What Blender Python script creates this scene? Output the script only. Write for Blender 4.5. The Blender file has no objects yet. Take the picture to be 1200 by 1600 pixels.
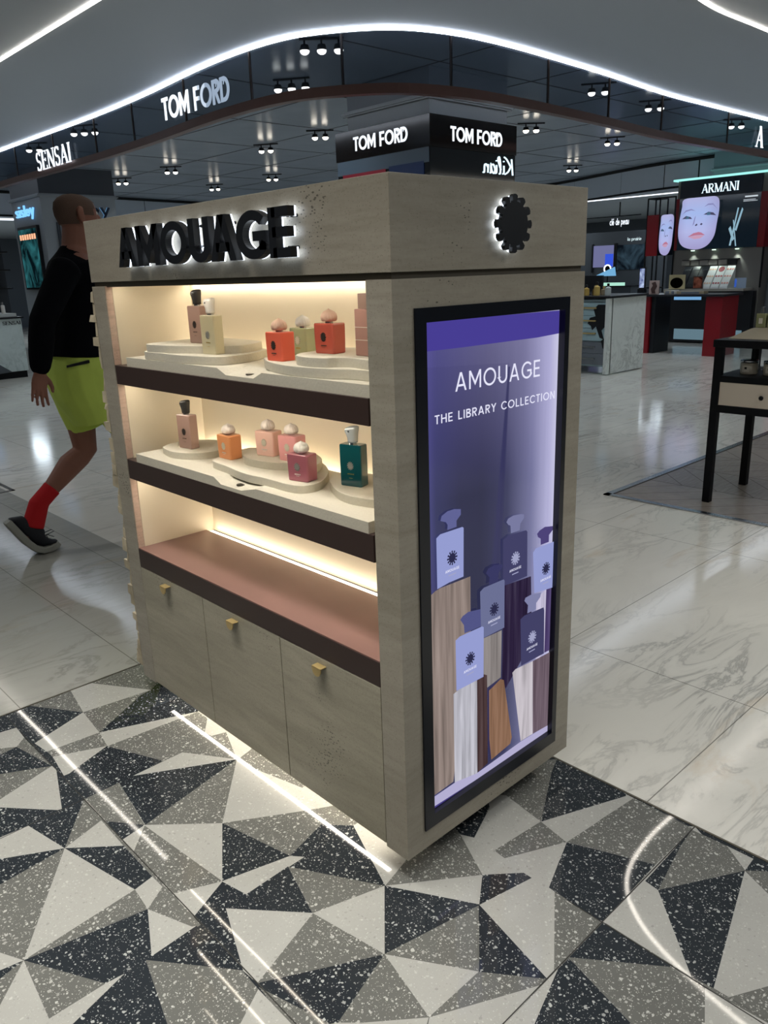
import bpy, bmesh, math, random
from mathutils import Vector, Matrix

RND = random.Random(11)
SC = bpy.context.scene
COL = SC.collection

# ------------------------------------------------------------------ camera
cam_data = bpy.data.cameras.new('camera')
cam = bpy.data.objects.new('camera', cam_data)
COL.objects.link(cam)
CAM = Vector((-1.0155, -1.0550, 1.3318))
RX = Vector((0.72597502, -0.68692948, -0.03298729))
UP = Vector((0.22296798, 0.18972432, 0.95618511))
FW = Vector((0.65057325, 0.70152161, -0.2908984))
cam.matrix_world = Matrix(((RX.x, UP.x, -FW.x, CAM.x), (RX.y, UP.y, -FW.y, CAM.y), (RX.z, UP.z, -FW.z, CAM.z), (0, 0, 0, 1)))
cam_data.sensor_fit = 'VERTICAL'
cam_data.sensor_height = 24.0
cam_data.lens = 1231.3655 / 1600 * 24.0
cam_data.clip_start = 0.05
SC.camera = cam

# ------------------------------------------------------------------ colour management, world
SC.view_settings.view_transform = 'Standard'
SC.view_settings.look = 'None'
SC.view_settings.gamma = 1.0
SC.view_settings.use_curve_mapping = False
SC.view_settings.exposure = 0.0
SC.cycles.use_denoising = True
SC.cycles.max_bounces = 8
SC.cycles.diffuse_bounces = 3
SC.cycles.glossy_bounces = 4
SC.cycles.transmission_bounces = 5
SC.cycles.transparent_max_bounces = 12
SC.cycles.caustics_reflective = False
SC.cycles.caustics_refractive = False
SC.cycles.sample_clamp_indirect = 4.0

def lin(h):
    h = h.lstrip('#')
    v = [int(h[i:i + 2], 16) / 255 for i in (0, 2, 4)]
    return tuple(c / 12.92 if c <= .04045 else ((c + .055) / 1.055) ** 2.4 for c in v) + (1,)

world = bpy.data.worlds.new('world')
SC.world = world
world.use_nodes = True
world.node_tree.nodes['Background'].inputs[0].default_value = lin('#b9c6d6')
world.node_tree.nodes['Background'].inputs[1].default_value = 0.10

def area(name, loc, target, sx, sy, power, col):
    l = bpy.data.lights.new(name, 'AREA')
    l.shape = 'RECTANGLE'; l.size = sx; l.size_y = sy; l.energy = power; l.color = col
    o = bpy.data.objects.new(name, l); COL.objects.link(o)
    o.location = loc
    o.rotation_euler = (Vector(target) - Vector(loc)).to_track_quat('-Z', 'Y').to_euler()
    return o

def spot(name, loc, target, power, col, angle=80, radius=.04):
    l = bpy.data.lights.new(name, 'SPOT')
    l.energy = power; l.color = col; l.spot_size = math.radians(angle); l.spot_blend = .7; l.shadow_soft_size = radius
    o = bpy.data.objects.new(name, l); COL.objects.link(o)
    o.location = loc
    o.rotation_euler = (Vector(target) - Vector(loc)).to_track_quat('-Z', 'Y').to_euler()
    return o

# added fill lights under the aisle ceiling, unseen around and behind the camera
NEUTRAL, COOL, WARM = (1, .985, .955), (.78, .90, 1), (1, .89, .73)
area('aisle_fill_light', (-1.9, 0.6, 2.57), (-1.9, 0.6, 0), 1.2, 2.4, 7, NEUTRAL)
area('aisle_fill_light', (0.6, -2.2, 2.57), (0.6, -2.2, 0), 2.4, 1.2, 5, NEUTRAL)
area('aisle_fill_light', (-2.2, -2.2, 2.57), (-2.2, -2.2, 0), 1.6, 1.6, 12, NEUTRAL)
# added spots brightening the two aisles, with no fixtures of their own
for x, y in ((-.9, 4.2), (-.9, 6.5), (-.9, 9.0), (-.9, 12), (-3.5, 5), (-3.5, 9), (3.6, -1.0), (5.6, -.6), (8.0, -.6), (10.5, -.6), (13.5, -.6), (6, -4), (10, -4), (16.5, 1.0), (17, 5), (1.9, 14), (4, 20), (1.3, -1.3), (2.5, -1.9)):
    spot('aisle_fill_spot', (x, y, 2.58), (x, y, 0), 50, NEUTRAL if abs(x) < 5 and y < 5 else COOL, 140, .05)
area('near_fill_light', (-.65, .35, 2.57), (-.65, .35, 0), .4, 2.4, 21, (1, .975, .93)).data.spread = math.radians(80)  # soft fill added to brighten the floor beside the kiosk
area('near_fill_light', (2.6, -1.3, 2.57), (2.6, -1.3, 0), 1.8, .9, 20, (.93, .97, 1))  # soft fill added for the near marble and the console table
for x, y in ((16.3, 7.5), (16.3, 12), (18.5, 9.5), (10, 19.5), (6, 19.5), (18, 17), (14.2, 2.0)):
    area('far_fill_light', (x, y, 2.69 if x != 14.2 else 2.58), (x, y, 0), .5, 2.2, 42, COOL)  # added fill that brightens the far shops and fascia

# ------------------------------------------------------------------ outlines traced from image pixels, projected onto floor and poster in metres
FLOOR_PATTERN = """
M -0.315,1.459 -0.177,1.455 -0.206,1.284
L -0.177,1.455 -0.105,1.452 0.018,1.254 -0.206,1.284
M -0.105,1.452 0.09,1.458 0.142,1.447 0.121,1.328 0.018,1.254
D -0.387,1.458 -0.315,1.459 -0.206,1.284 -0.386,1.218
M -0.206,1.284 -0.026,1.246 -0.221,1.13
M -0.206,1.284 0.018,1.254 -0.026,1.246
D -0.221,1.13 -0.026,1.246 0.018,1.254 0.121,1.328 0.156,1.095 0.056,1.013
L -0.206,1.284 -0.221,1.13 -0.377,1.145 -0.386,1.218
M -0.377,1.145 -0.221,1.13 -0.237,1.042 -0.375,1.106
L -0.375,1.106 -0.237,1.042 -0.375,0.988 -0.389,0.989
L -0.221,1.13 0.056,1.013 -0.237,1.04
M -0.237,1.04 0.056,1.013 0.056,0.955 0.006,0.889 0.011,0.859 0.054,0.844 -0.002,0.699 -0.095,0.846 -0.156,0.848
L 0.056,1.013 0.156,1.095 0.112,0.909 0.054,0.844 0.011,0.859 0.006,0.889 0.056,0.955
L 0.054,0.844 0.112,0.909 0.106,0.759 0.055,0.711 0.009,0.699 -0.002,0.699
M 0.009,0.699 0.055,0.711 0.106,0.759 0.099,0.47 0.049,0.457 0.009,0.619
L -0.002,0.699 0.009,0.699 0.009,0.619 0.049,0.457 0.099,0.47 0.098,0.347 0.059,0.339 0,0.373 -0.183,0.49
M -0.002,0.699 -0.183,0.49 -0.326,0.627
D -0.375,0.988 -0.237,1.04 -0.156,0.848 -0.252,0.845 -0.002,0.699 -0.326,0.627 -0.293,0.844 -0.39,0.844
L -0.252,0.845 -0.095,0.846 -0.002,0.699
M -0.39,0.844 -0.293,0.844 -0.327,0.628 -0.391,0.715
D -0.391,0.715 -0.327,0.628 -0.393,0.617
L -0.393,0.617 -0.328,0.626 -0.393,0.556
M -0.328,0.626 -0.293,0.316 -0.391,0.362 -0.393,0.556
L -0.328,0.626 -0.183,0.49 -0.293,0.316
D -0.183,0.49 -0.133,0.27 -0.293,0.316
M -0.183,0.49 0,0.373 -0.009,0.304 -0.133,0.27
M 0,0.373 0.059,0.339 0.098,0.347 0.096,0.243 0.045,0.242 -0.009,0.304
D -0.133,0.27 -0.009,0.304 0.045,0.242 -0.04,0.038 -0.158,0.245 -0.11,0.242
L 0.045,0.242 0.096,0.243 0.095,0.092 0.05,0.06 -0.039,0.037
L -0.293,0.316 -0.133,0.27 -0.11,0.242 -0.277,0.242
D -0.294,0.315 -0.277,0.242 -0.158,0.245 -0.205,0.093 -0.332,0.24 -0.397,0.074 -0.395,0.271
L -0.391,0.362 -0.295,0.314 -0.394,0.27 -0.396,0.33
M -0.158,0.245 -0.04,0.038 -0.205,0.092
L -0.332,0.24 -0.205,0.092 -0.394,0.038 -0.397,0.074
L -0.204,0.091 -0.04,0.038 -0.169,-0.098
M -0.205,0.091 -0.169,-0.098 -0.393,0.03
D -0.393,0.03 -0.169,-0.098 -0.336,-0.148 -0.349,-0.139 -0.396,0.019
M -0.396,0.019 -0.348,-0.138 -0.407,-0.099
M -0.169,-0.098 -0.208,-0.26 -0.302,-0.182 -0.336,-0.148
L -0.302,-0.182 -0.209,-0.26 -0.25,-0.283 -0.332,-0.201
L -0.169,-0.098 -0.066,-0.261 -0.208,-0.26
M -0.168,-0.098 0.065,-0.151 -0.066,-0.261
D -0.04,0.037 0.067,-0.151 -0.168,-0.098
L -0.039,0.037 0.141,-0.098 0.068,-0.15
M -0.039,0.037 0.05,0.06 0.095,0.092 0.229,0.088 0.208,0.028 0.141,-0.098
D 0.208,0.028 0.229,0.088 0.376,0.084 0.337,0.041 0.223,-0.004
L 0.208,0.028 0.223,-0.004 0.337,0.041 0.376,0.084 0.406,0.041 0.384,-0.085 0.222,-0.067 0.219,-0.101 0.366,-0.173 0.215,-0.229 0.212,-0.184 0.212,-0.161 0.141,-0.098
L 0.067,-0.151 0.212,-0.184 0.215,-0.229 0.214,-0.245 0.039,-0.366 0.015,-0.367
M 0.384,-0.085 0.366,-0.173 0.219,-0.101 0.222,-0.067
D 0.141,-0.098 0.212,-0.161 0.212,-0.184 0.067,-0.151
M 0.406,0.041 0.376,0.084 0.573,0.084 0.638,0.039 0.571,0.014 0.384,-0.085
D 0.636,0.038 0.627,-0.18 0.62,-0.184 0.385,-0.086 0.571,0.014
L 0.385,-0.086 0.62,-0.184 0.627,-0.18 0.627,-0.203 0.369,-0.173
M 0.367,-0.174 0.627,-0.203 0.621,-0.363 0.615,-0.366 0.445,-0.362
D 0.366,-0.174 0.445,-0.362 0.215,-0.366 0.215,-0.229
M 0.214,-0.245 0.213,-0.367 0.088,-0.368 0.036,-0.368
D 0.066,-0.152 0.015,-0.367 -0.066,-0.262
M -0.066,-0.262 0.014,-0.366 -0.003,-0.367 -0.208,-0.261
L -0.208,-0.261 -0.003,-0.367 -0.137,-0.369 -0.246,-0.287
L 0.036,-0.368 0.049,-0.368 -0.087,-0.41 -0.131,-0.369
D 0.084,-0.369 0.049,-0.368 -0.085,-0.408 0.042,-0.537 0.082,-0.384
M 0.088,-0.368 0.214,-0.529 0.21,-0.591 0.125,-0.631 0.042,-0.537 0.082,-0.384
D 0.212,-0.368 0.214,-0.529 0.088,-0.368
L 0.215,-0.366 0.382,-0.371 0.377,-0.405 0.215,-0.562
D 0.382,-0.371 0.615,-0.366 0.546,-0.373 0.377,-0.405
M 0.615,-0.366 0.619,-0.451 0.568,-0.515 0.377,-0.405 0.546,-0.373
D 0.377,-0.405 0.568,-0.515 0.221,-0.603 0.215,-0.562
L 0.568,-0.515 0.534,-0.58 0.515,-0.621 0.328,-0.692 0.298,-0.674 0.222,-0.632 0.221,-0.603
L 0.619,-0.451 0.619,-0.513 0.569,-0.515
D 0.619,-0.513 0.615,-0.59 0.602,-0.553 0.569,-0.515
M 0.569,-0.515 0.602,-0.553 0.615,-0.59 0.515,-0.621 0.534,-0.58
M 0.222,-0.632 0.298,-0.674 0.328,-0.692 0.225,-0.731
L 0.21,-0.591 0.219,-0.705 0.219,-0.733 0.123,-0.632
D -0.434,1.468 -0.387,1.458 -0.393,1.349 -0.467,1.364
L -0.467,1.364 -0.393,1.349 -0.397,1.273 -0.432,1.238 -0.493,1.283
M -0.397,1.273 -0.395,1.061 -0.432,1.238
M -0.493,1.283 -0.432,1.238 -0.511,1.227
D -0.511,1.227 -0.432,1.238 -0.395,1.061 -0.537,1.143
M -0.537,1.143 -0.395,1.061 -0.583,1.001
L -0.583,1.001 -0.395,1.061 -0.391,1.039 -0.452,0.847 -0.462,0.85 -0.585,0.995
D -0.391,1.039 -0.394,0.844 -0.428,0.793 -0.452,0.847
D -0.585,0.995 -0.462,0.85 -0.452,0.847 -0.428,0.793 -0.508,0.691 -0.541,0.844 -0.631,0.851
M -0.395,0.841 -0.398,0.726 -0.508,0.691 -0.45,0.768
L -0.398,0.726 -0.401,0.594 -0.508,0.691
L -0.631,0.851 -0.541,0.844 -0.508,0.691 -0.654,0.779
D -0.654,0.779 -0.508,0.691 -0.687,0.677
M -0.687,0.677 -0.508,0.691 -0.704,0.419 -0.744,0.498
L -0.508,0.691 -0.449,0.437 -0.704,0.419
D -0.508,0.691 -0.401,0.594 -0.401,0.446 -0.449,0.437
L -0.401,0.446 -0.4,0.399 -0.456,0.362 -0.449,0.437
M -0.4,0.399 -0.397,0.258 -0.404,0.243 -0.412,0.248 -0.456,0.362
L -0.456,0.362 -0.412,0.248 -0.404,0.243 -0.511,0.239
M -0.449,0.437 -0.456,0.362 -0.704,0.419
D -0.704,0.419 -0.456,0.362 -0.511,0.239 -0.524,0.239 -0.57,0.239 -0.608,0.244
M -0.704,0.419 -0.608,0.244 -0.719,0.246
L -0.704,0.419 -0.719,0.246 -0.735,0.238 -0.807,0.301 -0.803,0.315
M -0.774,0.403 -0.704,0.419 -0.803,0.315
L -0.744,0.498 -0.704,0.419 -0.765,0.432
D -0.765,0.432 -0.704,0.419 -0.774,0.403
L -0.735,0.238 -0.719,0.246 -0.608,0.244 -0.57,0.239 -0.694,0.202
D -0.57,0.239 -0.524,0.239 -0.566,0.069 -0.695,0.198
D -0.511,0.239 -0.404,0.243 -0.398,0.077 -0.524,0.239
M -0.524,0.239 -0.398,0.077 -0.4,0.017 -0.472,-0.024 -0.566,0.069
L -0.4,0.017 -0.399,-0.094 -0.472,-0.024
"""
POSTER_SHAPES = """
printed_band #4a4098 0.09,1.24 0.558,1.236 0.554,1.185 0.457,1.182 0.348,1.182 0.212,1.182 0.091,1.183
printed_log #8f8079 0.101,0.676 0.115,0.681 0.131,0.683 0.228,0.681 0.229,0.522 0.166,0.182 0.099,0.179
printed_log #2f2440 0.347,0.622 0.452,0.615 0.462,0.438 0.359,0.348 0.344,0.38
printed_log #c9c2dc 0.476,0.55 0.517,0.561 0.524,0.417 0.515,0.391 0.48,0.367
printed_log #4d3f6c 0.517,0.561 0.547,0.559 0.552,0.405 0.552,0.385 0.516,0.386
printed_log #8b8482 0.27,0.514 0.34,0.511 0.339,0.387 0.288,0.38 0.271,0.39
printed_log #bdbcc6 0.168,0.413 0.188,0.417 0.25,0.415 0.252,0.161 0.17,0.173
printed_log #4a3738 0.25,0.415 0.274,0.421 0.286,0.414 0.291,0.171 0.252,0.164
printed_log #8c6a54 0.294,0.37 0.309,0.374 0.337,0.383 0.35,0.375 0.385,0.2 0.379,0.184 0.304,0.174 0.296,0.237
printed_log #c4bdc4 0.383,0.382 0.395,0.387 0.466,0.382 0.473,0.169 0.422,0.171
printed_log #6b5b66 0.466,0.382 0.553,0.38 0.559,0.164 0.473,0.169
printed_base #b9b4d8 0.099,0.178 0.173,0.179 0.247,0.164 0.424,0.17 0.56,0.164 0.562,0.128 0.348,0.142 0.244,0.144 0.237,0.127 0.098,0.152
printed_base #4b418a 0.099,0.151 0.227,0.143 0.225,0.128 0.099,0.129
printed_bottle #9aa2d8 0.117,0.799 0.129,0.805 0.199,0.804 0.203,0.801 0.202,0.689 0.155,0.689 0.118,0.685
printed_cap #64679a 0.13,0.834 0.134,0.844 0.152,0.85 0.173,0.85 0.194,0.845 0.194,0.833 0.18,0.823 0.18,0.809 0.151,0.809 0.152,0.82 0.147,0.827
printed_bottle #45446a 0.339,0.738 0.36,0.744 0.425,0.74 0.43,0.735 0.433,0.622 0.351,0.624 0.341,0.627
printed_cap #7d7fa6 0.35,0.778 0.356,0.785 0.375,0.788 0.403,0.785 0.416,0.781 0.415,0.772 0.402,0.762 0.4,0.746 0.367,0.747 0.365,0.766 0.357,0.77
printed_bottle #9aa2d8 0.454,0.676 0.465,0.684 0.539,0.682 0.543,0.679 0.547,0.56 0.463,0.568
printed_cap #50467c 0.468,0.72 0.478,0.726 0.499,0.73 0.532,0.724 0.532,0.714 0.517,0.705 0.517,0.687 0.484,0.688 0.483,0.704 0.472,0.711
printed_bottle #6f7499 0.257,0.636 0.27,0.642 0.341,0.641 0.345,0.637 0.346,0.517 0.27,0.517 0.26,0.549
printed_cap #3c3c66 0.277,0.675 0.285,0.684 0.306,0.686 0.336,0.68 0.336,0.673 0.322,0.662 0.32,0.643 0.288,0.644 0.29,0.661
printed_bottle #45446a 0.408,0.517 0.423,0.522 0.502,0.518 0.505,0.509 0.509,0.388 0.414,0.39
printed_cap #8486ad 0.422,0.561 0.426,0.568 0.448,0.569 0.489,0.562 0.487,0.551 0.47,0.54 0.47,0.524 0.435,0.524 0.437,0.545
printed_bottle #9aa2d8 0.172,0.546 0.186,0.551 0.263,0.549 0.269,0.545 0.269,0.418 0.174,0.42
printed_cap #55588a 0.188,0.591 0.196,0.597 0.215,0.601 0.257,0.594 0.259,0.551 0.202,0.553 0.2,0.574
"""
POSTER_EMBLEMS = [((0.161, 0.745), 'd'), ((0.381, 0.683), 'l'), ((0.504, 0.622), 'd'), ((0.304, 0.579), 'd'), ((0.454, 0.455), 'l'), ((0.219, 0.485), 'd')]

# ------------------------------------------------------------------ helpers
class MB:
    """Collects faces and links them as one mesh object."""
    def __init__(self):
        self.v, self.f, self.m, self.s = [], [], [], []
        self.cur, self.sm = 0, False
    def add(self, verts, faces):
        b = len(self.v)
        self.v += [tuple(p) for p in verts]
        for f in faces:
            self.f.append([b + i for i in f]); self.m.append(self.cur); self.s.append(self.sm)
        return self
    def box(self, x0, x1, y0, y1, z0, z1):
        return self.add([(x0, y0, z0), (x1, y0, z0), (x1, y1, z0), (x0, y1, z0), (x0, y0, z1), (x1, y0, z1), (x1, y1, z1), (x0, y1, z1)],
                        [(3, 2, 1, 0), (4, 5, 6, 7), (0, 1, 5, 4), (1, 2, 6, 5), (2, 3, 7, 6), (3, 0, 4, 7)])
    def prism(self, pts, a0, a1, axis='z', fn=None):
        n = len(pts)
        def mp(p, a):
            if fn: return fn(p[0], p[1], a)
            return {'z': (p[0], p[1], a), 'x': (a, p[0], p[1]), 'y': (p[0], a, p[1])}[axis]
        vs = [mp(p, a0) for p in pts] + [mp(p, a1) for p in pts]
        fs = [list(range(n))[::-1], list(range(n, 2 * n))] + [(i, (i + 1) % n, n + (i + 1) % n, n + i) for i in range(n)]
        return self.add(vs, fs)
    def flat(self, pts, fn):
        return self.add([fn(*p) for p in pts], [list(range(len(pts)))])
    def loft(self, rings, cap=True, closed=True):
        n = len(rings[0]); fs = []
        for i in range(len(rings) - 1):
            for j in range(n if closed else n - 1):
                k = (j + 1) % n
                fs.append((i * n + j, i * n + k, (i + 1) * n + k, (i + 1) * n + j))
        if cap:
            fs.append(list(range(n))[::-1]); fs.append([(len(rings) - 1) * n + j for j in range(n)])
        return self.add([p for r in rings for p in r], fs)
    def lathe(self, prof, c=(0, 0, 0), n=24, ripple=0, lobes=0, twist=0):
        rings = []
        for i, (r, z) in enumerate(prof):
            ring = []
            for j in range(n):
                a = 2 * math.pi * j / n
                rr = r * (1 + ripple * math.cos(lobes * (a + twist * i)))
                ring.append((c[0] + rr * math.cos(a), c[1] + rr * math.sin(a), c[2] + z))
            rings.append(ring)
        return self.loft(rings)
    def tube(self, path, r, n=8):
        path = [Vector(p) for p in path]; rings = []
        for i, p in enumerate(path):
            t = (path[min(i + 1, len(path) - 1)] - path[max(i - 1, 0)]).normalized()
            u = t.cross(Vector((0, 0, 1)) if abs(t.z) < .9 else Vector((1, 0, 0))).normalized(); w = t.cross(u)
            rings.append([p + r * (math.cos(2 * math.pi * j / n) * u + math.sin(2 * math.pi * j / n) * w) for j in range(n)])
        return self.loft(rings)
    def build(self, name, mats, parent=None, bevel=0, seg=2, world=True, subdiv=0):
        me = bpy.data.meshes.new(name)
        vs = self.v
        if parent is not None and world:
            l = world_loc(parent)
            vs = [(x - l[0], y - l[1], z - l[2]) for x, y, z in vs]
        me.from_pydata(vs, [], self.f)
        for m in (mats if isinstance(mats, (list, tuple)) else [mats]): me.materials.append(m)
        me.polygons.foreach_set('material_index', self.m)
        me.polygons.foreach_set('use_smooth', self.s)
        bm = bmesh.new(); bm.from_mesh(me)
        bmesh.ops.recalc_face_normals(bm, faces=bm.faces); bm.to_mesh(me); bm.free()
        o = bpy.data.objects.new(name, me); COL.objects.link(o)
        if parent is not None: o.parent = parent
        if bevel:
            b = o.modifiers.new('bevel', 'BEVEL'); b.width = bevel; b.segments = seg; b.limit_method = 'ANGLE'; b.angle_limit = math.radians(40)
            me.polygons.foreach_set('use_smooth', [True] * len(me.polygons))
            w = o.modifiers.new('normals', 'WEIGHTED_NORMAL'); w.keep_sharp = False
        return o

def world_loc(o):
    l = Vector((0, 0, 0))
    while o is not None:
        l += o.location; o = o.parent
    return l

def tag(o, label=None, cat=None, group=None, kind=None):
    if label: o['label'] = label
    if cat: o['category'] = cat
    if group: o['group'] = group
    if kind: o['kind'] = kind
    return o
def thing(name, label, cat, loc=(0, 0, 0), group=None, rz=0):
    o = bpy.data.objects.new(name, None); COL.objects.link(o)
    o.empty_display_size = .05
    o.location = loc; o.rotation_euler = (0, 0, rz)
    return tag(o, label, cat, group)
def box(name, mat, b, parent=None, bevel=0):
    return MB().box(*b).build(name, mat, parent, bevel)
def struct(o): o['kind'] = 'structure'; return o

# ------------------------------------------------------------------ materials
def new_mat(name):
    m = bpy.data.materials.new(name); m.use_nodes = True
    return m, m.node_tree, m.node_tree.nodes['Principled BSDF']
def mat(name, col, rough=.5, metal=0, emit=None, es=0, trans=0, coat=0, spec=.5, ior=1.45, var=0, vscale=8, bump=0, bscale=40):
    m, t, b = new_mat(name)
    b.inputs['Base Color'].default_value = lin(col)
    b.inputs['Roughness'].default_value = rough; b.inputs['Metallic'].default_value = metal
    b.inputs['Transmission Weight'].default_value = trans; b.inputs['Coat Weight'].default_value = coat
    b.inputs['Coat Roughness'].default_value = .05
    b.inputs['Specular IOR Level'].default_value = spec; b.inputs['IOR'].default_value = ior
    if emit:
        b.inputs['Emission Color'].default_value = lin(emit); b.inputs['Emission Strength'].default_value = es
    if var or bump:
        tc = t.nodes.new('ShaderNodeTexCoord'); no = t.nodes.new('ShaderNodeTexNoise')
        no.inputs['Scale'].default_value = vscale if var else bscale; no.inputs['Detail'].default_value = 5
        t.links.new(tc.outputs['Object'], no.inputs['Vector'])
        if var:
            c = lin(col); rp = t.nodes.new('ShaderNodeValToRGB')
            rp.color_ramp.elements[0].position = .3; rp.color_ramp.elements[1].position = .7
            rp.color_ramp.elements[0].color = tuple(x * (1 - var) for x in c[:3]) + (1,)
            rp.color_ramp.elements[1].color = tuple(min(1, x * (1 + var)) for x in c[:3]) + (1,)
            t.links.new(no.outputs['Fac'], rp.inputs['Fac']); t.links.new(rp.outputs['Color'], b.inputs['Base Color'])
        if bump:
            bp = t.nodes.new('ShaderNodeBump'); bp.inputs['Strength'].default_value = bump; bp.inputs['Distance'].default_value = .004
            t.links.new(no.outputs['Fac'], bp.inputs['Height']); t.links.new(bp.outputs['Normal'], b.inputs['Normal'])
    return m
def glow(name, col, s):
    m, t, b = new_mat(name)
    e = t.nodes.new('ShaderNodeEmission'); e.inputs[0].default_value = lin(col); e.inputs[1].default_value = s
    t.links.new(e.outputs[0], t.nodes['Material Output'].inputs['Surface'])
    return m

class NG:
    """Tiny node-graph helper."""
    def __init__(self, t): self.t = t
    def n(self, kind, **kw):
        nd = self.t.nodes.new('ShaderNode' + kind)
        for k, v in kw.items():
            if k in nd.inputs.keys(): nd.inputs[k].default_value = v
            else: setattr(nd, k, v)
        return nd
    def l(self, a, b): self.t.links.new(a, b)
    def math(self, op, a, b=None, c=None):
        nd = self.t.nodes.new('ShaderNodeMath'); nd.operation = op
        for i, x in enumerate((a, b, c)):
            if x is None: continue
            if isinstance(x, (int, float)): nd.inputs[i].default_value = x
            else: self.l(x, nd.inputs[i])
        return nd.outputs[0]
    def mix(self, fac, a, b):
        nd = self.t.nodes.new('ShaderNodeMix'); nd.data_type = 'RGBA'
        for s, x in ((nd.inputs[0], fac), (nd.inputs[6], a), (nd.inputs[7], b)):
            if isinstance(x, (int, float)): s.default_value = x
            elif isinstance(x, tuple): s.default_value = x
            else: self.l(x, s)
        return nd.outputs[2]
    def ramp(self, fac, stops, interp='LINEAR'):
        nd = self.t.nodes.new('ShaderNodeValToRGB'); cr = nd.color_ramp; cr.interpolation = interp
        while len(cr.elements) < len(stops): cr.elements.new(.5)
        for e, (p, c) in zip(cr.elements, stops):
            e.position = p; e.color = c if len(c) == 4 else tuple(c) + (1,)
        self.l(fac, nd.inputs[0]); return nd.outputs[0]

def travertine(name, c0, c1, pits=.62, rough=.42, axis=2, rot=None):
    """Banded travertine with small dark pits, bands level with the ground."""
    m, t, b = new_mat(name); g = NG(t)
    tc = g.n('TexCoord'); mp = g.n('Mapping')
    g.l(tc.outputs['Object'], mp.inputs['Vector'])
    mp.inputs['Scale'].default_value = (1.4, 1.4, 11)
    if rot: mp.inputs['Rotation'].default_value = rot
    n1 = g.n('TexNoise', Scale=1.6, Detail=7.0, Roughness=.62, Distortion=.5); g.l(mp.outputs[0], n1.inputs['Vector'])
    col = g.ramp(n1.outputs['Fac'], [(.3, lin(c0)), (.72, lin(c1))])
    mpf = g.n('Mapping'); mpf.inputs['Scale'].default_value = (9, 9, 60); g.l(tc.outputs['Object'], mpf.inputs['Vector'])
    if rot: mpf.inputs['Rotation'].default_value = rot
    nf = g.n('TexNoise', Scale=1.6, Detail=4.0, Roughness=.6); g.l(mpf.outputs[0], nf.inputs['Vector'])
    col = g.mix(g.ramp(nf.outputs['Fac'], [(.46, (0, 0, 0)), (.75, (.30, .30, .30))]), col, lin('#7d7666'))
    n2 = g.n('TexNoise', Scale=130.0, Detail=4.0); g.l(tc.outputs['Object'], n2.inputs['Vector'])
    col = g.mix(g.math('MULTIPLY', n2.outputs['Fac'], .22), col, lin('#5b5344'))
    mp2 = g.n('Mapping'); mp2.inputs['Scale'].default_value = (85, 85, 170); g.l(tc.outputs['Object'], mp2.inputs['Vector'])
    if rot: mp2.inputs['Rotation'].default_value = rot
    vo = g.n('TexVoronoi', Scale=1.0); g.l(mp2.outputs[0], vo.inputs['Vector'])
    n3 = g.n('TexNoise', Scale=5.0, Detail=3.0); g.l(tc.outputs['Object'], n3.inputs['Vector'])
    thr = g.ramp(n3.outputs['Fac'], [(pits - .12, (0, 0, 0)), (pits + .14, (.42, .42, .42))])
    pit = g.math('LESS_THAN', vo.outputs['Distance'], thr)
    sepc = g.n('SeparateColor'); g.l(vo.outputs['Color'], sepc.inputs[0])
    pit = g.math('MULTIPLY', pit, g.math('GREATER_THAN', sepc.outputs[0], .55))
    v2 = g.n('TexVoronoi', Scale=260.0); g.l(tc.outputs['Object'], v2.inputs['Vector'])
    s2 = g.n('SeparateColor'); g.l(v2.outputs['Color'], s2.inputs[0])
    fine = g.math('MULTIPLY', g.math('LESS_THAN', v2.outputs['Distance'], .30), g.math('GREATER_THAN', s2.outputs[0], .86))
    col = g.mix(g.math('MULTIPLY', fine, .35), col, lin('#5a5244'))
    col = g.mix(g.math('MULTIPLY', pit, .72), col, lin('#2e281f'))
    g.l(col, b.inputs['Base Color']); b.inputs['Roughness'].default_value = rough
    bp = g.n('Bump', Strength=.5, Distance=.003)
    hh = g.math('SUBTRACT', g.math('MULTIPLY', n1.outputs['Fac'], .4), pit)
    g.l(hh, bp.inputs['Height']); g.l(bp.outputs[0], b.inputs['Normal'])
    return m

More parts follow.
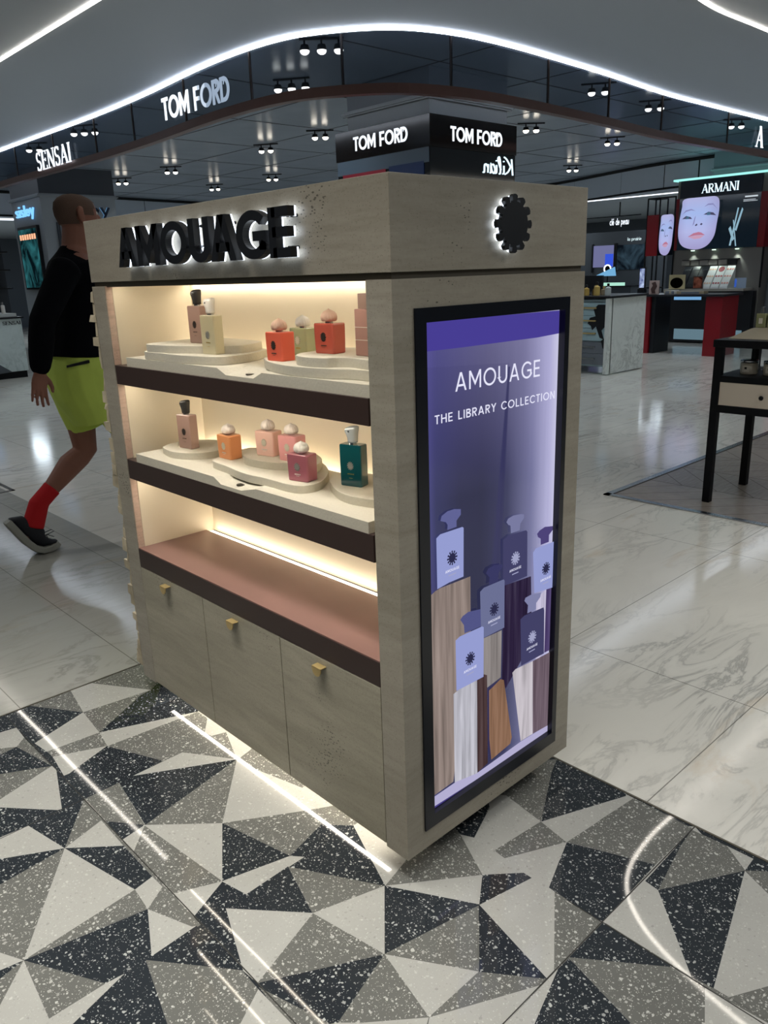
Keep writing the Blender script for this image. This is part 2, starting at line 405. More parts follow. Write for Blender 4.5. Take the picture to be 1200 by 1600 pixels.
def terrazzo(name, base, chip, lo=.30, amount=.55):
    m, t, b = new_mat(name); g = NG(t)
    tc = g.n('TexCoord'); vec = tc.outputs['Object']
    wn = g.n('TexNoise', Scale=70.0, Detail=2.0); g.l(vec, wn.inputs['Vector'])
    mixv = g.n('VectorMath', operation='MULTIPLY_ADD'); g.l(wn.outputs['Color'], mixv.inputs[0])
    mixv.inputs[1].default_value = (.012, .012, .012); g.l(vec, mixv.inputs[2])
    col = lin(base)
    nb = g.n('TexNoise', Scale=6.0, Detail=6.0); g.l(vec, nb.inputs['Vector'])
    c = g.mix(nb.outputs['Fac'], tuple(x * .86 for x in col[:3]) + (1,), tuple(min(1, x * 1.12) for x in col[:3]) + (1,))
    for sc_, th, cut in ((96.0, lo, 1 - amount * .55), (160.0, lo * .85, 1 - amount * .62), (300.0, lo * .8, 1 - amount * .45)):
        vo = g.n('TexVoronoi', Scale=sc_, voronoi_dimensions='2D'); g.l(mixv.outputs[0], vo.inputs['Vector'])
        sp = g.n('SeparateColor'); g.l(vo.outputs['Color'], sp.inputs[0])
        size = g.math('MULTIPLY', g.math('ADD', g.math('MULTIPLY', sp.outputs[1], .8), .35), th)
        k = g.math('MULTIPLY', g.math('LESS_THAN', vo.outputs['Distance'], size), g.math('GREATER_THAN', sp.outputs[0], cut))
        tone = g.mix(sp.outputs[2], lin(chip), tuple(x * .6 for x in lin(chip)[:3]) + (1,))
        c = g.mix(k, c, tone)
    g.l(c, b.inputs['Base Color'])
    b.inputs['Roughness'].default_value = .035
    b.inputs['Specular IOR Level'].default_value = .5
    wv = g.n('TexNoise', Scale=2.2, Detail=1.0); g.l(vec, wv.inputs['Vector'])
    bp = g.n('Bump', Strength=.05, Distance=.01); g.l(wv.outputs['Fac'], bp.inputs['Height']); g.l(bp.outputs[0], b.inputs['Normal'])
    return m

def marble(name, base, vein, stain, jx, jy, rough=.12, vs=1.0, joints=True, rot=.6):
    m, t, b = new_mat(name); g = NG(t)
    tc = g.n('TexCoord'); mp = g.n('Mapping'); mp.inputs['Rotation'].default_value = (0, 0, rot); mp.inputs['Scale'].default_value = (vs * 1.3, vs * 4.2, vs * 1.3)
    g.l(tc.outputs['Object'], mp.inputs['Vector'])
    n1 = g.n('TexNoise', Scale=1.5, Detail=9.0, Roughness=.62, Distortion=1.1); g.l(mp.outputs[0], n1.inputs['Vector'])
    v = g.math('ABSOLUTE', g.math('SUBTRACT', n1.outputs['Fac'], .5))
    veins = g.ramp(v, [(0, (1, 1, 1)), (.035, (.15, .15, .15)), (.09, (0, 0, 0))])
    n2 = g.n('TexNoise', Scale=1.1, Detail=4.0); g.l(tc.outputs['Object'], n2.inputs['Vector'])
    amt = g.math('MULTIPLY', veins, g.ramp(n2.outputs['Fac'], [(.40, (0, 0, 0)), (.66, (.6, .6, .6))]))
    c = g.mix(n1.outputs['Fac'], tuple(x * .88 for x in lin(base)[:3]) + (1,), tuple(min(1, x * 1.1) for x in lin(base)[:3]) + (1,))
    c = g.mix(amt, c, lin(vein))
    n3 = g.n('TexNoise', Scale=.9, Detail=6.0, Distortion=1.5, Roughness=.6); g.l(mp.outputs[0], n3.inputs['Vector'])
    c = g.mix(g.ramp(n3.outputs['Fac'], [(.60, (0, 0, 0)), (.74, (.35, .35, .35))]), c, lin(stain))
    if joints:
        sx = g.n('SeparateXYZ'); g.l(tc.outputs['Object'], sx.inputs[0])
        for ax, j in ((0, jx), (1, jy)):
            if not j: continue
            x0, st = j
            fr = g.math('FRACT', g.math('DIVIDE', g.math('SUBTRACT', sx.outputs[ax], x0 - 50 * st), st))
            d = g.math('MINIMUM', fr, g.math('SUBTRACT', 1.0, fr))
            c = g.mix(g.math('MULTIPLY', g.math('LESS_THAN', d, .0016 / st), .75), c, lin('#57544c'))
    g.l(c, b.inputs['Base Color']); b.inputs['Roughness'].default_value = rough
    wv = g.n('TexNoise', Scale=2.0, Detail=1.0); g.l(tc.outputs['Object'], wv.inputs['Vector'])
    bp = g.n('Bump', Strength=.05, Distance=.01); g.l(wv.outputs['Fac'], bp.inputs['Height']); g.l(bp.outputs[0], b.inputs['Normal'])
    return m

TRAV = travertine('travertine', '#958e7f', '#aba495')
TRAVD = travertine('travertine_doors', '#98927f', '#b3ac98', pits=.66, rot=(.5, 0, 0))
TRAVP = travertine('travertine_rosy_edge', '#c9a996', '#dcc3b0', pits=.70)
ROUGH_STONE = mat('split_travertine', '#b3a78e', .8, var=.3, vscale=14, bump=.8, bscale=60)
CREAM = mat('cream_liner', '#e9dcc2', .55)
BROWN = mat('brown_laminate', '#3a2c28', .38)
COUNTER = mat('rosy_brown_worktop', '#7f5f58', .33, var=.10, vscale=5)
TRAYM = mat('sculpted_cream_stone', '#c4bdaa', .85, bump=.25, bscale=350, var=.03, vscale=160)
BLACK = mat('black_satin', '#121419', .35)
BLACKM = mat('black_metal', '#080a0f', .5, spec=.25)
LETTERB = mat('black_letter_metal', '#1a1c20', .38)
NAVYB = mat('black_frame', '#0b0f18', .3)
BRASS = mat('brass', '#c9b078', .38, .55)
WARMLED = glow('warm_led', '#fff2dc', 5)
WHITELED = glow('white_led', '#e8f1ff', 12)
UNDERLED = glow('under_led', '#fff4e4', 3.5)
HALO = glow('letter_halo', '#e4f0ff', 3.0)
SIGNW = glow('sign_white', '#eef6ff', 1.35)
SIGNC = glow('sign_cool', '#d8f2ff', 1.5)
CEIL = mat('ceiling_paint', '#b0bac4', .55)
DARKCEIL = mat('dark_gloss_ceiling', '#99a3b1', .22, spec=.7, var=.06, vscale=2)
RAIL = mat('bronze_rail', '#6b4f4a', .35, .2)
STEEL = mat('steel', '#a7abae', .25, 1)
CHROME = mat('chrome', '#d9dcdf', .12, 1)
GREYP = mat('grey_panel', '#6c727a', .5)
GREYC = mat('grey_column', '#8f959a', .5)
GREYD = mat('dark_grey_panel', '#3a3f46', .45)
WHITE = mat('white_paint', '#c9cbca', .5)
RED = mat('lacquer_red', '#7c0f1a', .3)
GLOSSB = mat('gloss_black_glass', '#080c12', .08, spec=.6)
def tinted_glass(name, col, gl=.10):
    m, t, b = new_mat(name); g = NG(t)
    tr = g.n('BsdfTransparent'); tr.inputs[0].default_value = lin(col)
    gs = g.n('BsdfGlossy'); gs.inputs['Roughness'].default_value = .04; gs.inputs[0].default_value = (.8, .85, .9, 1)
    mx = g.n('MixShader'); mx.inputs[0].default_value = gl
    g.l(tr.outputs[0], mx.inputs[1]); g.l(gs.outputs[0], mx.inputs[2])
    g.l(mx.outputs[0], t.nodes['Material Output'].inputs['Surface'])
    return m
FASCIA = tinted_glass('tinted_glass', '#c3cad2', .03)
CLEAR = tinted_glass('clear_glass', '#eef2f2', .08)

# ------------------------------------------------------------------ lettering (own stroke alphabet)
def arc(cx, cy, rx, ry, a0, a1, n=14):
    return [(cx + rx * math.cos(math.radians(a0 + (a1 - a0) * i / n)), cy + ry * math.sin(math.radians(a0 + (a1 - a0) * i / n))) for i in range(n + 1)]
def glyph(ch, w):
    h = w / 2; t, b = 1 - h, h
    G = {
     'A': (.84, [[(h, -.02), (.42, 1.03)], [(.84 - h, -.02), (.42, 1.03)], [(.2, .30), (.64, .30)]]),
     'B': (.62, [[(h, 0), (h, 1)], [(h, t), (.34, t)] + arc(.34, .76, .2, .24 - h, 90, -90, 10) + [(h, .52)], [(h, .52), (.36, .52)] + arc(.36, .27, .23, .27 - h, 90, -90, 10) + [(h, b)]]),
     'C': (.82, [arc(.48, .5, .48 - h, .5 - h, 42, 318, 26)]),
     'D': (.76, [[(h, 0), (h, 1)], [(h, t), (.32, t)] + arc(.32, .5, .44 - h, .5 - h, 90, -90, 18) + [(h, b)]]),
     'E': (.56, [[(h, 0), (h, 1)], [(h, t), (.55, t)], [(h, .51), (.51, .51)], [(h, b), (.56, b)]]),
     'F': (.54, [[(h, 0), (h, 1)], [(h, t), (.54, t)], [(h, .48), (.49, .48)]]),
     'G': (.88, [arc(.49, .5, .49 - h, .5 - h, 42, 336, 28), [(.50, .47), (.88 - h, .47), (.88 - h, .18)]]),
     'H': (.72, [[(h, 0), (h, 1)], [(.72 - h, 0), (.72 - h, 1)], [(h, .51), (.72 - h, .51)]]),
     'I': (w, [[(h, 0), (h, 1)]]),
     'L': (.52, [[(h, 0), (h, 1)], [(h, b), (.52, b)]]),
     'M': (.92, [[(h, 0), (h, 1.0)], [(h * .8, 1.03), (.46, .28), (.92 - h * .8, 1.03)], [(.92 - h, 0), (.92 - h, 1)]]),
     'N': (.74, [[(h, 0), (h, 1)], [(h * .9, 1.03), (.74 - h * .9, -.03)], [(.74 - h, 0), (.74 - h, 1)]]),
     'O': (1.0, [arc(.5, .5, .5 - h, .5 - h, 0, 360, 34)]),
     'R': (.62, [[(h, 0), (h, 1)], [(h, t), (.36, t)] + arc(.36, .73, .24 - h * .3, .27 - h, 90, -90, 12) + [(h, .46)], [(.30, .46), (.62 - h * .7, -.03)]]),
     'S': (.58, [arc(.29, .74, .27 - h * .6, .26 - h, 20, 270, 14) + arc(.29, .26, .29 - h * .7, .26 - h * .9, 90, -160, 14)]),
     'T': (.62, [[(.31, 0), (.31, 1)], [(0, t), (.62, t)]]),
     'U': (.72, [[(h, 1), (h, .36)] + arc(.36, .36, .36 - h, .36 - h, 180, 360, 16) + [(.72 - h, 1)]]),
     'Y': (.72, [[(h * .6, 1.03), (.36, .48), (.72 - h * .6, 1.03)], [(.36, 0), (.36, .48)]]),
     'K': (.66, [[(h, 0), (h, 1)], [(h, .38), (.6, 1.02)], [(.26, .58), (.62, -.02)]]),
     'c': (.5, [arc(.27, .33, .27 - h, .33 - h, 45, 315, 16)]),
     'l': (w, [[(h, 0), (h, 1)]]),
     'e': (.52, [[(h, .34), (.52 - h, .34)] + arc(.26, .33, .26 - h, .33 - h, 0, 315, 18)]),
     'é': (.52, [[(h, .34), (.52 - h, .34)] + arc(.26, .33, .26 - h, .33 - h, 0, 315, 18), [(.22, .78), (.36, .98)]]),
     'd': (.54, [arc(.27, .33, .27 - h, .33 - h, 0, 360, 18), [(.54 - h, 0), (.54 - h, 1)]]),
     'p': (.54, [arc(.27, .33, .27 - h, .33 - h, 0, 360, 18), [(h, .66), (h, -.28)]]),
     'a': (.54, [arc(.27, .33, .27 - h, .33 - h, 0, 360, 18), [(.54 - h, 0), (.54 - h, .66)]]),
     'u': (.5, [[(h, .66), (h, .26)] + arc(.25, .26, .25 - h, .26 - h, 180, 360, 10) + [(.5 - h, .66)]]),
     'r': (.34, [[(h, 0), (h, .66)], arc(.3, .36, .3 - h, .3 - h, 170, 80, 8)]),
     'i': (w, [[(h, 0), (h, .66)], [(h, .82), (h, .95)]]),
     's': (.42, [arc(.21, .49, .2 - h * .6, .17 - h, 20, 270, 10) + arc(.21, .17, .21 - h * .7, .17 - h * .9, 90, -160, 10)]),
     'y': (.5, [[(h * .6, .68), (.25, .02)], [(.5 - h * .6, .68), (.16, -.3)]]),
     'n': (.5, [[(h, 0), (h, .66)], arc(.25, .4, .25 - h, .26 - h, 180, 0, 10) + [(.5 - h, 0)]]),
     ' ': (.34, []),
    }
    return G[ch]
def serif_glyph(ch, w):
    """Roman capitals: thick and thin strokes with small serifs. A stroke may end with its own width."""
    k, n = w, w * .38
    s = lambda x, y, r=.13: ([(x - r, y), (x + r, y)], .045)
    lo, hi = .022, .978
    G = {
     'A': (.80, [([(.10, .0), (.42, 1.02)], n), ([(.38, 1.02), (.70, .0)], k), ([(.22, .34), (.56, .34)], n), s(.10, lo, .1), s(.70, lo)]),
     'R': (.74, [([(.14, 0), (.14, 1)], k), ([(.14, .975), (.36, .975)] + arc(.36, .74, .2, .235, 90, -90, 12) + [(.14, .505)], k * .6), ([(.36, .5), (.66, .0)], k), s(.14, lo), s(.68, lo, .08), s(.10, hi, .1)]),
     'M': (1.0, [([(.14, 0), (.14, 1)], n), ([(.14, 1.0), (.50, .0)], k), ([(.50, .0), (.86, 1.0)], n), ([(.86, 0), (.86, 1)], k), s(.14, lo), s(.86, lo), s(.08, hi, .1), s(.90, hi, .1)]),
     'N': (.84, [([(.14, 0), (.14, 1)], n), ([(.12, 1.0), (.70, .0)], k), ([(.72, 0), (.72, 1)], n), s(.14, lo), s(.08, hi, .1), s(.72, hi)]),
     'I': (.34, [([(.17, 0), (.17, 1)], k), s(.17, lo), s(.17, hi)]),
     'S': (.58, [(arc(.29, .74, .2, .235, 25, 270, 14) + arc(.28, .26, .22, .235, 90, -155, 14), k * .7), ([(.48, .78), (.48, .97)], .045), ([(.08, .03), (.08, .24)], .045)]),
     'E': (.66, [([(.16, 0), (.16, 1)], k), ([(.05, hi), (.56, hi)], .05), ([(.16, .52), (.48, .52)], .05), ([(.05, lo), (.60, lo)], .05), ([(.55, .8), (.55, 1)], .045), ([(.59, 0), (.59, .2)], .045), ([(.47, .43), (.47, .61)], .045)]),
    }
    return G[ch]
def ribbon(pts, w, clip=None):
    """Outline quads of a stroke, mitred at its bends and cut level at the base and cap lines."""
    P = [Vector(p) for p in pts]; n = len(P); closed = (P[0] - P[-1]).length < 1e-6
    d = [(P[i + 1] - P[i]).normalized() for i in range(n - 1)]
    L, Rr = [], []
    for i in range(n):
        if closed: a, b = d[i - 1 if i > 0 else -1], d[i if i < n - 1 else 0]
        else: a, b = d[max(i - 1, 0)], d[min(i, n - 2)]
        na, nb = Vector((-a.y, a.x)), Vector((-b.y, b.x))
        mt = (na + nb); mt = mt / max(mt.length, 1e-6)
        k = w / 2 / max(mt.dot(na), .35)
        L.append(P[i] + mt * k); Rr.append(P[i] - mt * k)
    out = []
    for i in range(n - 1):
        q = [tuple(Rr[i]), tuple(Rr[i + 1]), tuple(L[i + 1]), tuple(L[i])]
        if clip:
            for sgn, lim in ((1, clip[0]), (-1, -clip[1])):
                r = []
                for j in range(len(q)):
                    a, b = q[j], q[(j + 1) % len(q)]
                    fa, fb = sgn * a[1] - lim, sgn * b[1] - lim
                    if fa >= 0: r.append(a)
                    if (fa >= 0) != (fb >= 0):
                        u = fa / (fa - fb); r.append((a[0] + u * (b[0] - a[0]), a[1] + u * (b[1] - a[1])))
                q = r
                if len(q) < 3: break
        if len(q) >= 3: out.append(q)
    return out
def layout(text, w, track=.16, serif=False, kern=None):
    """[(char, quads)] at height 1 and the total width."""
    x, out = 0, []
    for i, ch in enumerate(text):
        if ch == ' ': x += .34 + track; continue
        if serif:
            gw, st = serif_glyph(ch, w)
            qs = [q for pts, sw in st for q in ribbon(pts, sw, (0, 1))]
        else:
            gw, st = glyph(ch, w)
            qs = [q for pts in st for q in ribbon(pts, w, (0, 1) if ch.isupper() else None)]
        out.append((ch, [[(px + x, py) for px, py in q] for q in qs]))
        x += gw + track
        if kern: x += kern.get(text[i:i + 2], 0)
    return out, x - track
def letters(text, fn, length, height, d0, d1, m, parent=None, w=.16, track=.16, serif=False, name='sign_letter', single=False, back=None, kern=None, world=True):
    """Raised letters: fn(u, v, d) places them, u along the line, v up, d out of the face."""
    lay, tot = layout(text, w, track, serif, kern)
    res = []; mb = MB()
    for ch, qs in lay:
        if not single: mb = MB()
        for q in qs:
            pts = [(u / tot * length, v * height) for u, v in q]
            mb.prism(pts, d0, d1, fn=fn)
        if not single:
            o = mb.build(name, m, parent); res.append(o)
            if back:
                bm_, b0, b1 = back
                mb2 = MB()
                for q in qs: mb2.prism([(u / tot * length, v * height) for u, v in q], b0, b1, fn=fn)
                bo = mb2.build('halo_back', bm_, o, world=True)
    if single: return mb.build(name, m, parent, world=world)
    return res
def sun(mb, fn, c, r, d0, d1, n=12, inner=.74, k=1.0, tip=.36):
    """Round emblem with n small rounded petals."""
    pts = []
    for i in range(n):
        a = 2 * math.pi * i / n
        for da, rr in ((-.5, inner * .98), (-.30, inner * .97), (-.34, .86), (-tip * .95, .95), (-.12, 1.0), (.12, 1.0), (tip * .95, .95), (.34, .86), (.30, inner * .97)):
            aa = a + da * 2 * math.pi / n * .85 if abs(da) < .5 else a + da * 2 * math.pi / n
            pts.append((c[0] + r * rr * math.sin(aa), c[1] + k * r * rr * math.cos(aa)))
    mb.prism(pts, d0, d1, fn=fn)
    return mb

# ================================================================== SETTING
BX, BY = .632, 1.456            # edges of the terrazzo carpet
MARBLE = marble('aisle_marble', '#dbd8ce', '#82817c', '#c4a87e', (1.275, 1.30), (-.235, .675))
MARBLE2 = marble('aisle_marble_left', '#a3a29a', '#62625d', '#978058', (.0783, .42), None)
mb = MB().box(BX, 34, -8, 34, -.05, 0)
struct(mb.build('floor', MARBLE))
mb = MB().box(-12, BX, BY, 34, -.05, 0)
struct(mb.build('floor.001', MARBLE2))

# terrazzo carpet: inlaid triangles of three tones
TZ = [terrazzo('terrazzo_dark', '#2a2e32', '#b4b6b1', .30, .34), terrazzo('terrazzo_mid', '#686863', '#bebdb5', .31, .5), terrazzo('terrazzo_light', '#a9a8a1', '#bfbeb6', .30, .55),
      mat('terrazzo_joint', '#2b2a26', .5)]
mb = MB()
mb.cur = 1; mb.box(-6, BX, -7, BY, -.05, -.0002)
# the triangle pattern carried on over the whole carpet, just under the traced pieces
for i in range(-9, 2):
    for j in range(-11, 3):
        x, y = -.393 + i * .605, -.366 + j * .605
        p = [(x, y), (x + .605, y), (x + .605, y + .605), (x, y + .605)]
        q = (x + RND.uniform(.15, .45), y + RND.uniform(.15, .45))
        for k in range(4):
            mb.cur = RND.choice((0, 1, 2)); mb.flat([p[k], p[(k + 1) % 4], q], lambda a, b: (min(a, BX), min(b, BY), -.00011))
zz = 0.0
for line in FLOOR_PATTERN.strip().splitlines():
    c, *pts = line.split()
    mb.cur = 'DML'.index(c); zz += 6e-6
    mb.flat([(min(float(a), BX), min(float(b), BY)) for a, b in (p.split(',') for p in pts)], lambda x, y: (x, y, zz))
mb.cur = 3
for k in range(-8, 2):
    x = -.393 + k * .605
    if x < BX: mb.box(x - .0011, x + .0011, -7, -.28 if k == 1 else BY, -.001, .0009)
for k in range(-10, 3):
    y = -.366 + k * .605
    if y < BY and not (.1 < y < .5): mb.box(-6, -.39 if y > .5 else BX, y - .0011, y + .0011, -.001, .0009)
struct(mb.build('floor_terrazzo', TZ))
mb = MB().box(BX - .002, BX + .004, -7, BY + .004, -.01, .0014).box(-6, BX + .004, BY - .002, BY + .004, -.01, .0014)
struct(mb.build('trim_1', mat('terrazzo_edge_strip', '#6d685c', .35, .6)))

# herringbone platform with a steel edge, under the black console table
m_, t_, b_ = new_mat('herringbone_oak'); g_ = NG(t_)
tc_ = g_.n('TexCoord'); mp_ = g_.n('Mapping'); g_.l(tc_.outputs['Object'], mp_.inputs['Vector']); mp_.inputs['Scale'].default_value = (2, 18, 1); mp_.inputs['Rotation'].default_value = (0, 0, .785)
nn_ = g_.n('TexNoise', Scale=4.0, Detail=6.0); g_.l(mp_.outputs[0], nn_.inputs['Vector'])
inf_ = g_.n('ObjectInfo')
cc_ = g_.ramp(nn_.outputs['Fac'], [(.3, lin('#6f665c')), (.7, lin('#8e857a'))])
g_.l(cc_, b_.inputs['Base Color']); b_.inputs['Roughness'].default_value = .3
OAK = m_
OAK2 = mat('herringbone_oak_pale', '#8b8278', .3, var=.12, vscale=20)
OAKG = mat('herringbone_gap', '#4a443d', .6)
mb = MB(); mb.cur = 2; mb.box(3.11, 9.0, -4.0, 1.36, .0005, .002)
pl_l, pl_w = .62, .155
for i in range(-4, 22):
    for j in range(-2, 44):
        for side in (0, 1):
            # chevron boards in columns running along x
            x0, y0 = 3.12 + i * pl_l * .707, 1.36 - j * pl_w * 1.414 + (0 if side else 0)
            a = pl_l * .707
            if side == i % 2: continue
            s = 1 if i % 2 else -1
            quad = [(x0 + .003, y0), (x0 + a - .003, y0 + s * a), (x0 + a - .003, y0 + s * a - pl_w * 1.414 + .006), (x0 + .003, y0 - pl_w * 1.414 + .006)]
            # cut each board to the platform
            for ax, sg, lim in ((0, 1, 3.12), (0, -1, -8.9), (1, 1, -3.9), (1, -1, -1.35)):
                r = []
                for k in range(len(quad)):
                    A, B = quad[k], quad[(k + 1) % len(quad)]
                    fa, fb = sg * A[ax] - lim, sg * B[ax] - lim
                    if fa >= 0: r.append(A)
                    if (fa >= 0) != (fb >= 0):
                        u = fa / (fa - fb); r.append((A[0] + u * (B[0] - A[0]), A[1] + u * (B[1] - A[1])))
                quad = r
                if len(quad) < 3: break
            if len(quad) < 3: continue
            mb.cur = 0 if (i * 7 + j * 3) % 3 else 1
            mb.flat(quad, lambda x, y: (x, y, .0026))
struct(mb.build('floor_herringbone', [OAK, OAK2, OAKG]))
mb = MB().box(3.075, 3.115, -4, 1.40, 0, .006).box(3.075, 9.0, 1.36, 1.40, 0, .006)
struct(mb.build('trim_2', STEEL))
# brass floor hatch frame at the left edge
mb = MB().box(.35, .68, 4.44, 4.47, 0, .002).box(.655, .68, 4.44, 4.9, 0, .002)
struct(mb.build('trim_3', mat('floor_hatch_frame', '#4b4842', .4, .5)))

# ---- ceilings: flat aisle ceiling at 2.6, curved cove rising to the light edge at 3.0
EDGE = [(3.05, 26), (3.05, 15), (3.05, 10.4), (3.07, 8.85), (3.08, 7.58), (3.04, 6.43), (2.955, 5.41), (2.93, 4.88), (2.945, 4.46), (3.0, 4.13), (3.11, 3.895), (3.30, 3.64), (3.548, 3.45), (3.98, 3.325),
        (4.567, 3.298), (5.30, 3.325), (6.05, 3.37), (6.8, 3.44), (7.53, 3.49), (8.25, 3.497), (10, 3.50), (14, 3.5), (26, 3.5)]
INNER = [(.95, 26), (.95, 15), (.95, 10.4), (.95, 8.6), (.95, 7.2), (.95, 6.0), (.95, 4.9), (.95, 4.2), (.95, 3.6), (.95, 3.0), (.97, 2.5), (1.08, 2.1), (1.35, 1.72), (1.85, 1.42),
         (2.6, 1.24), (3.5, 1.16), (4.5, 1.15), (5.6, 1.15), (6.6, 1.15), (7.6, 1.15), (10, 1.15), (14, 1.15), (26, 1.15)]
def smooth(a, sub=4):
    out = []
    for i in range(len(a) - 1):
        p0, p1, p2, p3 = a[max(i - 1, 0)], a[i], a[i + 1], a[min(i + 2, len(a) - 1)]
        for k in range(sub):
            t = k / sub
            out.append(tuple(.5 * (2 * p1[c] + (p2[c] - p0[c]) * t + (2 * p0[c] - 5 * p1[c] + 4 * p2[c] - p3[c]) * t * t + (3 * p1[c] - p0[c] - 3 * p2[c] + p3[c]) * t ** 3) for c in (0, 1)))
    return out + [a[-1]]
ES, IS = smooth(EDGE), smooth(INNER)
rows = []
for k in range(13):
    u = k / 12; z = 2.6 + .405 * (1 - (1 - u) ** 1.9)
    rows.append([(i[0] + (e[0] - i[0]) * u, i[1] + (e[1] - i[1]) * u, z) for e, i in zip(ES, IS)])
out = []
for i in IS:
    ang_ = (i[0] - .95) / 4
    out.append((-12 if i[0] < 1.0 else (-12 if i[0] < 1.3 else i[0]), i[1] if i[0] < 1.0 else -12, 2.6))
rows = [out] + rows
mb = MB(); mb.sm = True
n = len(ES)
mb.add([p for r in rows for p in r], [(k * n + j, k * n + j + 1, (k + 1) * n + j + 1, (k + 1) * n + j) for k in range(len(rows) - 1) for j in range(n - 1)])
struct(mb.build('ceiling', CEIL))
def sweep(mb, path, prof, offset=0):
    """Sweeps a (sideways, z) outline along a level path; positive sideways points to the aisle."""
    rings = []
    for i, p in enumerate(path):
        a, b = path[max(i - 1, 0)], path[min(i + 1, len(path) - 1)]
        t = Vector((b[0] - a[0], b[1] - a[1], 0)).normalized(); nn = Vector((t.y, -t.x, 0)) * -1
        # the aisle lies on the inner side of the curve (towards smaller x and y)
        if nn.x + nn.y > 0: nn = -nn
        rings.append([(p[0] + nn.x * (s + offset), p[1] + nn.y * (s + offset), z) for s, z in prof])
    return mb.loft(rings)
EC = [p for p in ES if p[0] < 24 and p[1] < 24]
mb = sweep(MB(), EC, [(.030, 2.984), (.030, 3.010), (.012, 3.010), (.012, 2.980)])
struct(mb.build('trim_led_edge', WHITELED))
mb = sweep(MB(), EC, [(.036, 3.012), (.036, 3.03), (-.03, 3.03), (-.03, 3.012)])
struct(mb.build('trim_ceiling_edge', WHITE))
# tinted glass fascia and its bronze rail
mb = sweep(MB(), EC, [(.004, 2.63), (.004, 2.975), (-.004, 2.975), (-.004, 2.63)])
struct(mb.build('wall_glass_fascia', FASCIA))
mb = sweep(MB(), EC, [(.022, 2.575), (.022, 2.642), (-.05, 2.642), (-.05, 2.575)])
struct(mb.build('trim_bronze_rail', RAIL))
# slim uprights between the fascia panes
mb = MB()
for x, y in ((3.055, 9.9), (3.075, 8.75), (3.08, 7.65), (3.06, 6.75), (2.97, 5.6), (2.94, 4.55), (3.2, 3.77), (3.9, 3.345), (5.08, 3.315), (6.12, 3.375), (7.3, 3.475), (8.9, 3.5), (11, 3.5)):
    mb.box(x - .008, x + .008, y - .008, y + .008, 2.63, 2.975)
struct(mb.build('trim_fascia_uprights', mat('fascia_upright', '#30241f', .4, .5)))
# light lines let into the aisle ceiling
mb = sweep(MB(), [(.95, 22), (.95, 12), (.95, 6), (.95, 3), (.95, 1.0)], [(-.011, 2.596), (-.011, 2.602), (.011, 2.602), (.011, 2.596)])
tail = smooth([(22, 1.15), (12, 1.15), (6, 1.15), (4.2, 1.15), (3.5, 1.15), (3.05, 1.06), (2.78, .82), (2.62, .46), (2.52, .0), (2.48, -.6), (2.46, -1.6)], 5)
mb = sweep(mb, tail, [(-.012, 2.596), (-.012, 2.602), (.012, 2.602), (.012, 2.596)])
struct(mb.build('trim_led_lines', glow('ceiling_line_led', '#fff6e8', 14)))

# dark glossy ceiling over the counters island, with panel seams
mb = MB(); mb.box(2.6, 15.2, 2.9, 17.5, 3.05, 3.12)
mb.cur = 1
for k in range(9):
    mb.box(2.6, 15.2, 4.1 + k * 1.55, 4.108 + k * 1.55, 3.046, 3.051)
for k in range(8):
    mb.box(4.6 + k * 1.3, 4.608 + k * 1.3, 2.9, 17.5, 3.046, 3.051)
struct(mb.build('ceiling.001', [DARKCEIL, mat('ceiling_seam', '#1b1d20', .5)]))
# outer ceiling beyond the island, far walls, far fascia
FARE = smooth([(3.0, 15.4), (5.2, 15.6), (7.2, 15.9), (10.5, 16.4), (13.2, 16.2), (14.5, 14.5), (14.7, 12), (14.3, 9.7), (13.3, 7.0), (13.1, 5.5), (13.1, 3.5)], 4)
mb = MB(); mb.box(15.2, 34, -8, 34, 2.72, 2.8); mb.box(-12, 15.2, 17.5, 34, 2.72, 2.8); 
struct(mb.build('ceiling.002', mat('far_ceiling_paint', '#aab1b8', .6)))
mb = MB()
rings = [[(p[0], p[1], 2.62), (p[0], p[1], 3.05)] for p in FARE]
mb.loft(rings, cap=False, closed=False)
o = struct(mb.build('wall_far_fascia', mat('far_grey_glass', '#bcc6d2', .25))); s_ = o.modifiers.new('thickness', 'SOLIDIFY'); s_.thickness = .02
mb = MB()
for i in range(1, len(FARE) - 1, 2):
    p = FARE[i]; mb.box(p[0] - .022, p[0] + .002, p[1] - .022, p[1] + .002, 2.6, 3.05)
for i in range(len(FARE) - 1):
    a, b = FARE[i], FARE[i + 1]
    mb.tube([(a[0] - .02, a[1] - .02, 2.605), (b[0] - .02, b[1] - .02, 2.605)], .02, 6)
    mb.tube([(a[0] - .03, a[1] - .03, 3.03), (b[0] - .03, b[1] - .03, 3.03)], .035, 6)
struct(mb.build('trim_far_rail', BLACKM))
mb = MB().box(14.98, 15.0, 5.0, 16, 2.66, 2.68).box(4.0, 14.6, 17.48, 17.5, 2.66, 2.70)
struct(mb.build('trim_far_led', glow('far_led', '#eef4ff', 2.0)))
mb = MB().box(24, 24.2, -8, 34, 0, 2.75); struct(mb.build('wall_right', mat('far_wall', '#565c64', .6)))
mb = MB().box(-12, 24.2, 26, 26.2, 0, 3.1); struct(mb.build('wall_back', mat('far_wall_back', '#5a616a', .6)))
mb = MB().box(-12.2, -12, -12, 26.2, 0, 3.1); struct(mb.build('wall_left', mat('aisle_wall', '#82868a', .6)))
mb = MB().box(-12.2, 24.2, -12.2, -12, 0, 3.1); struct(mb.build('wall_front', mat('aisle_wall_front', '#82868a', .6)))

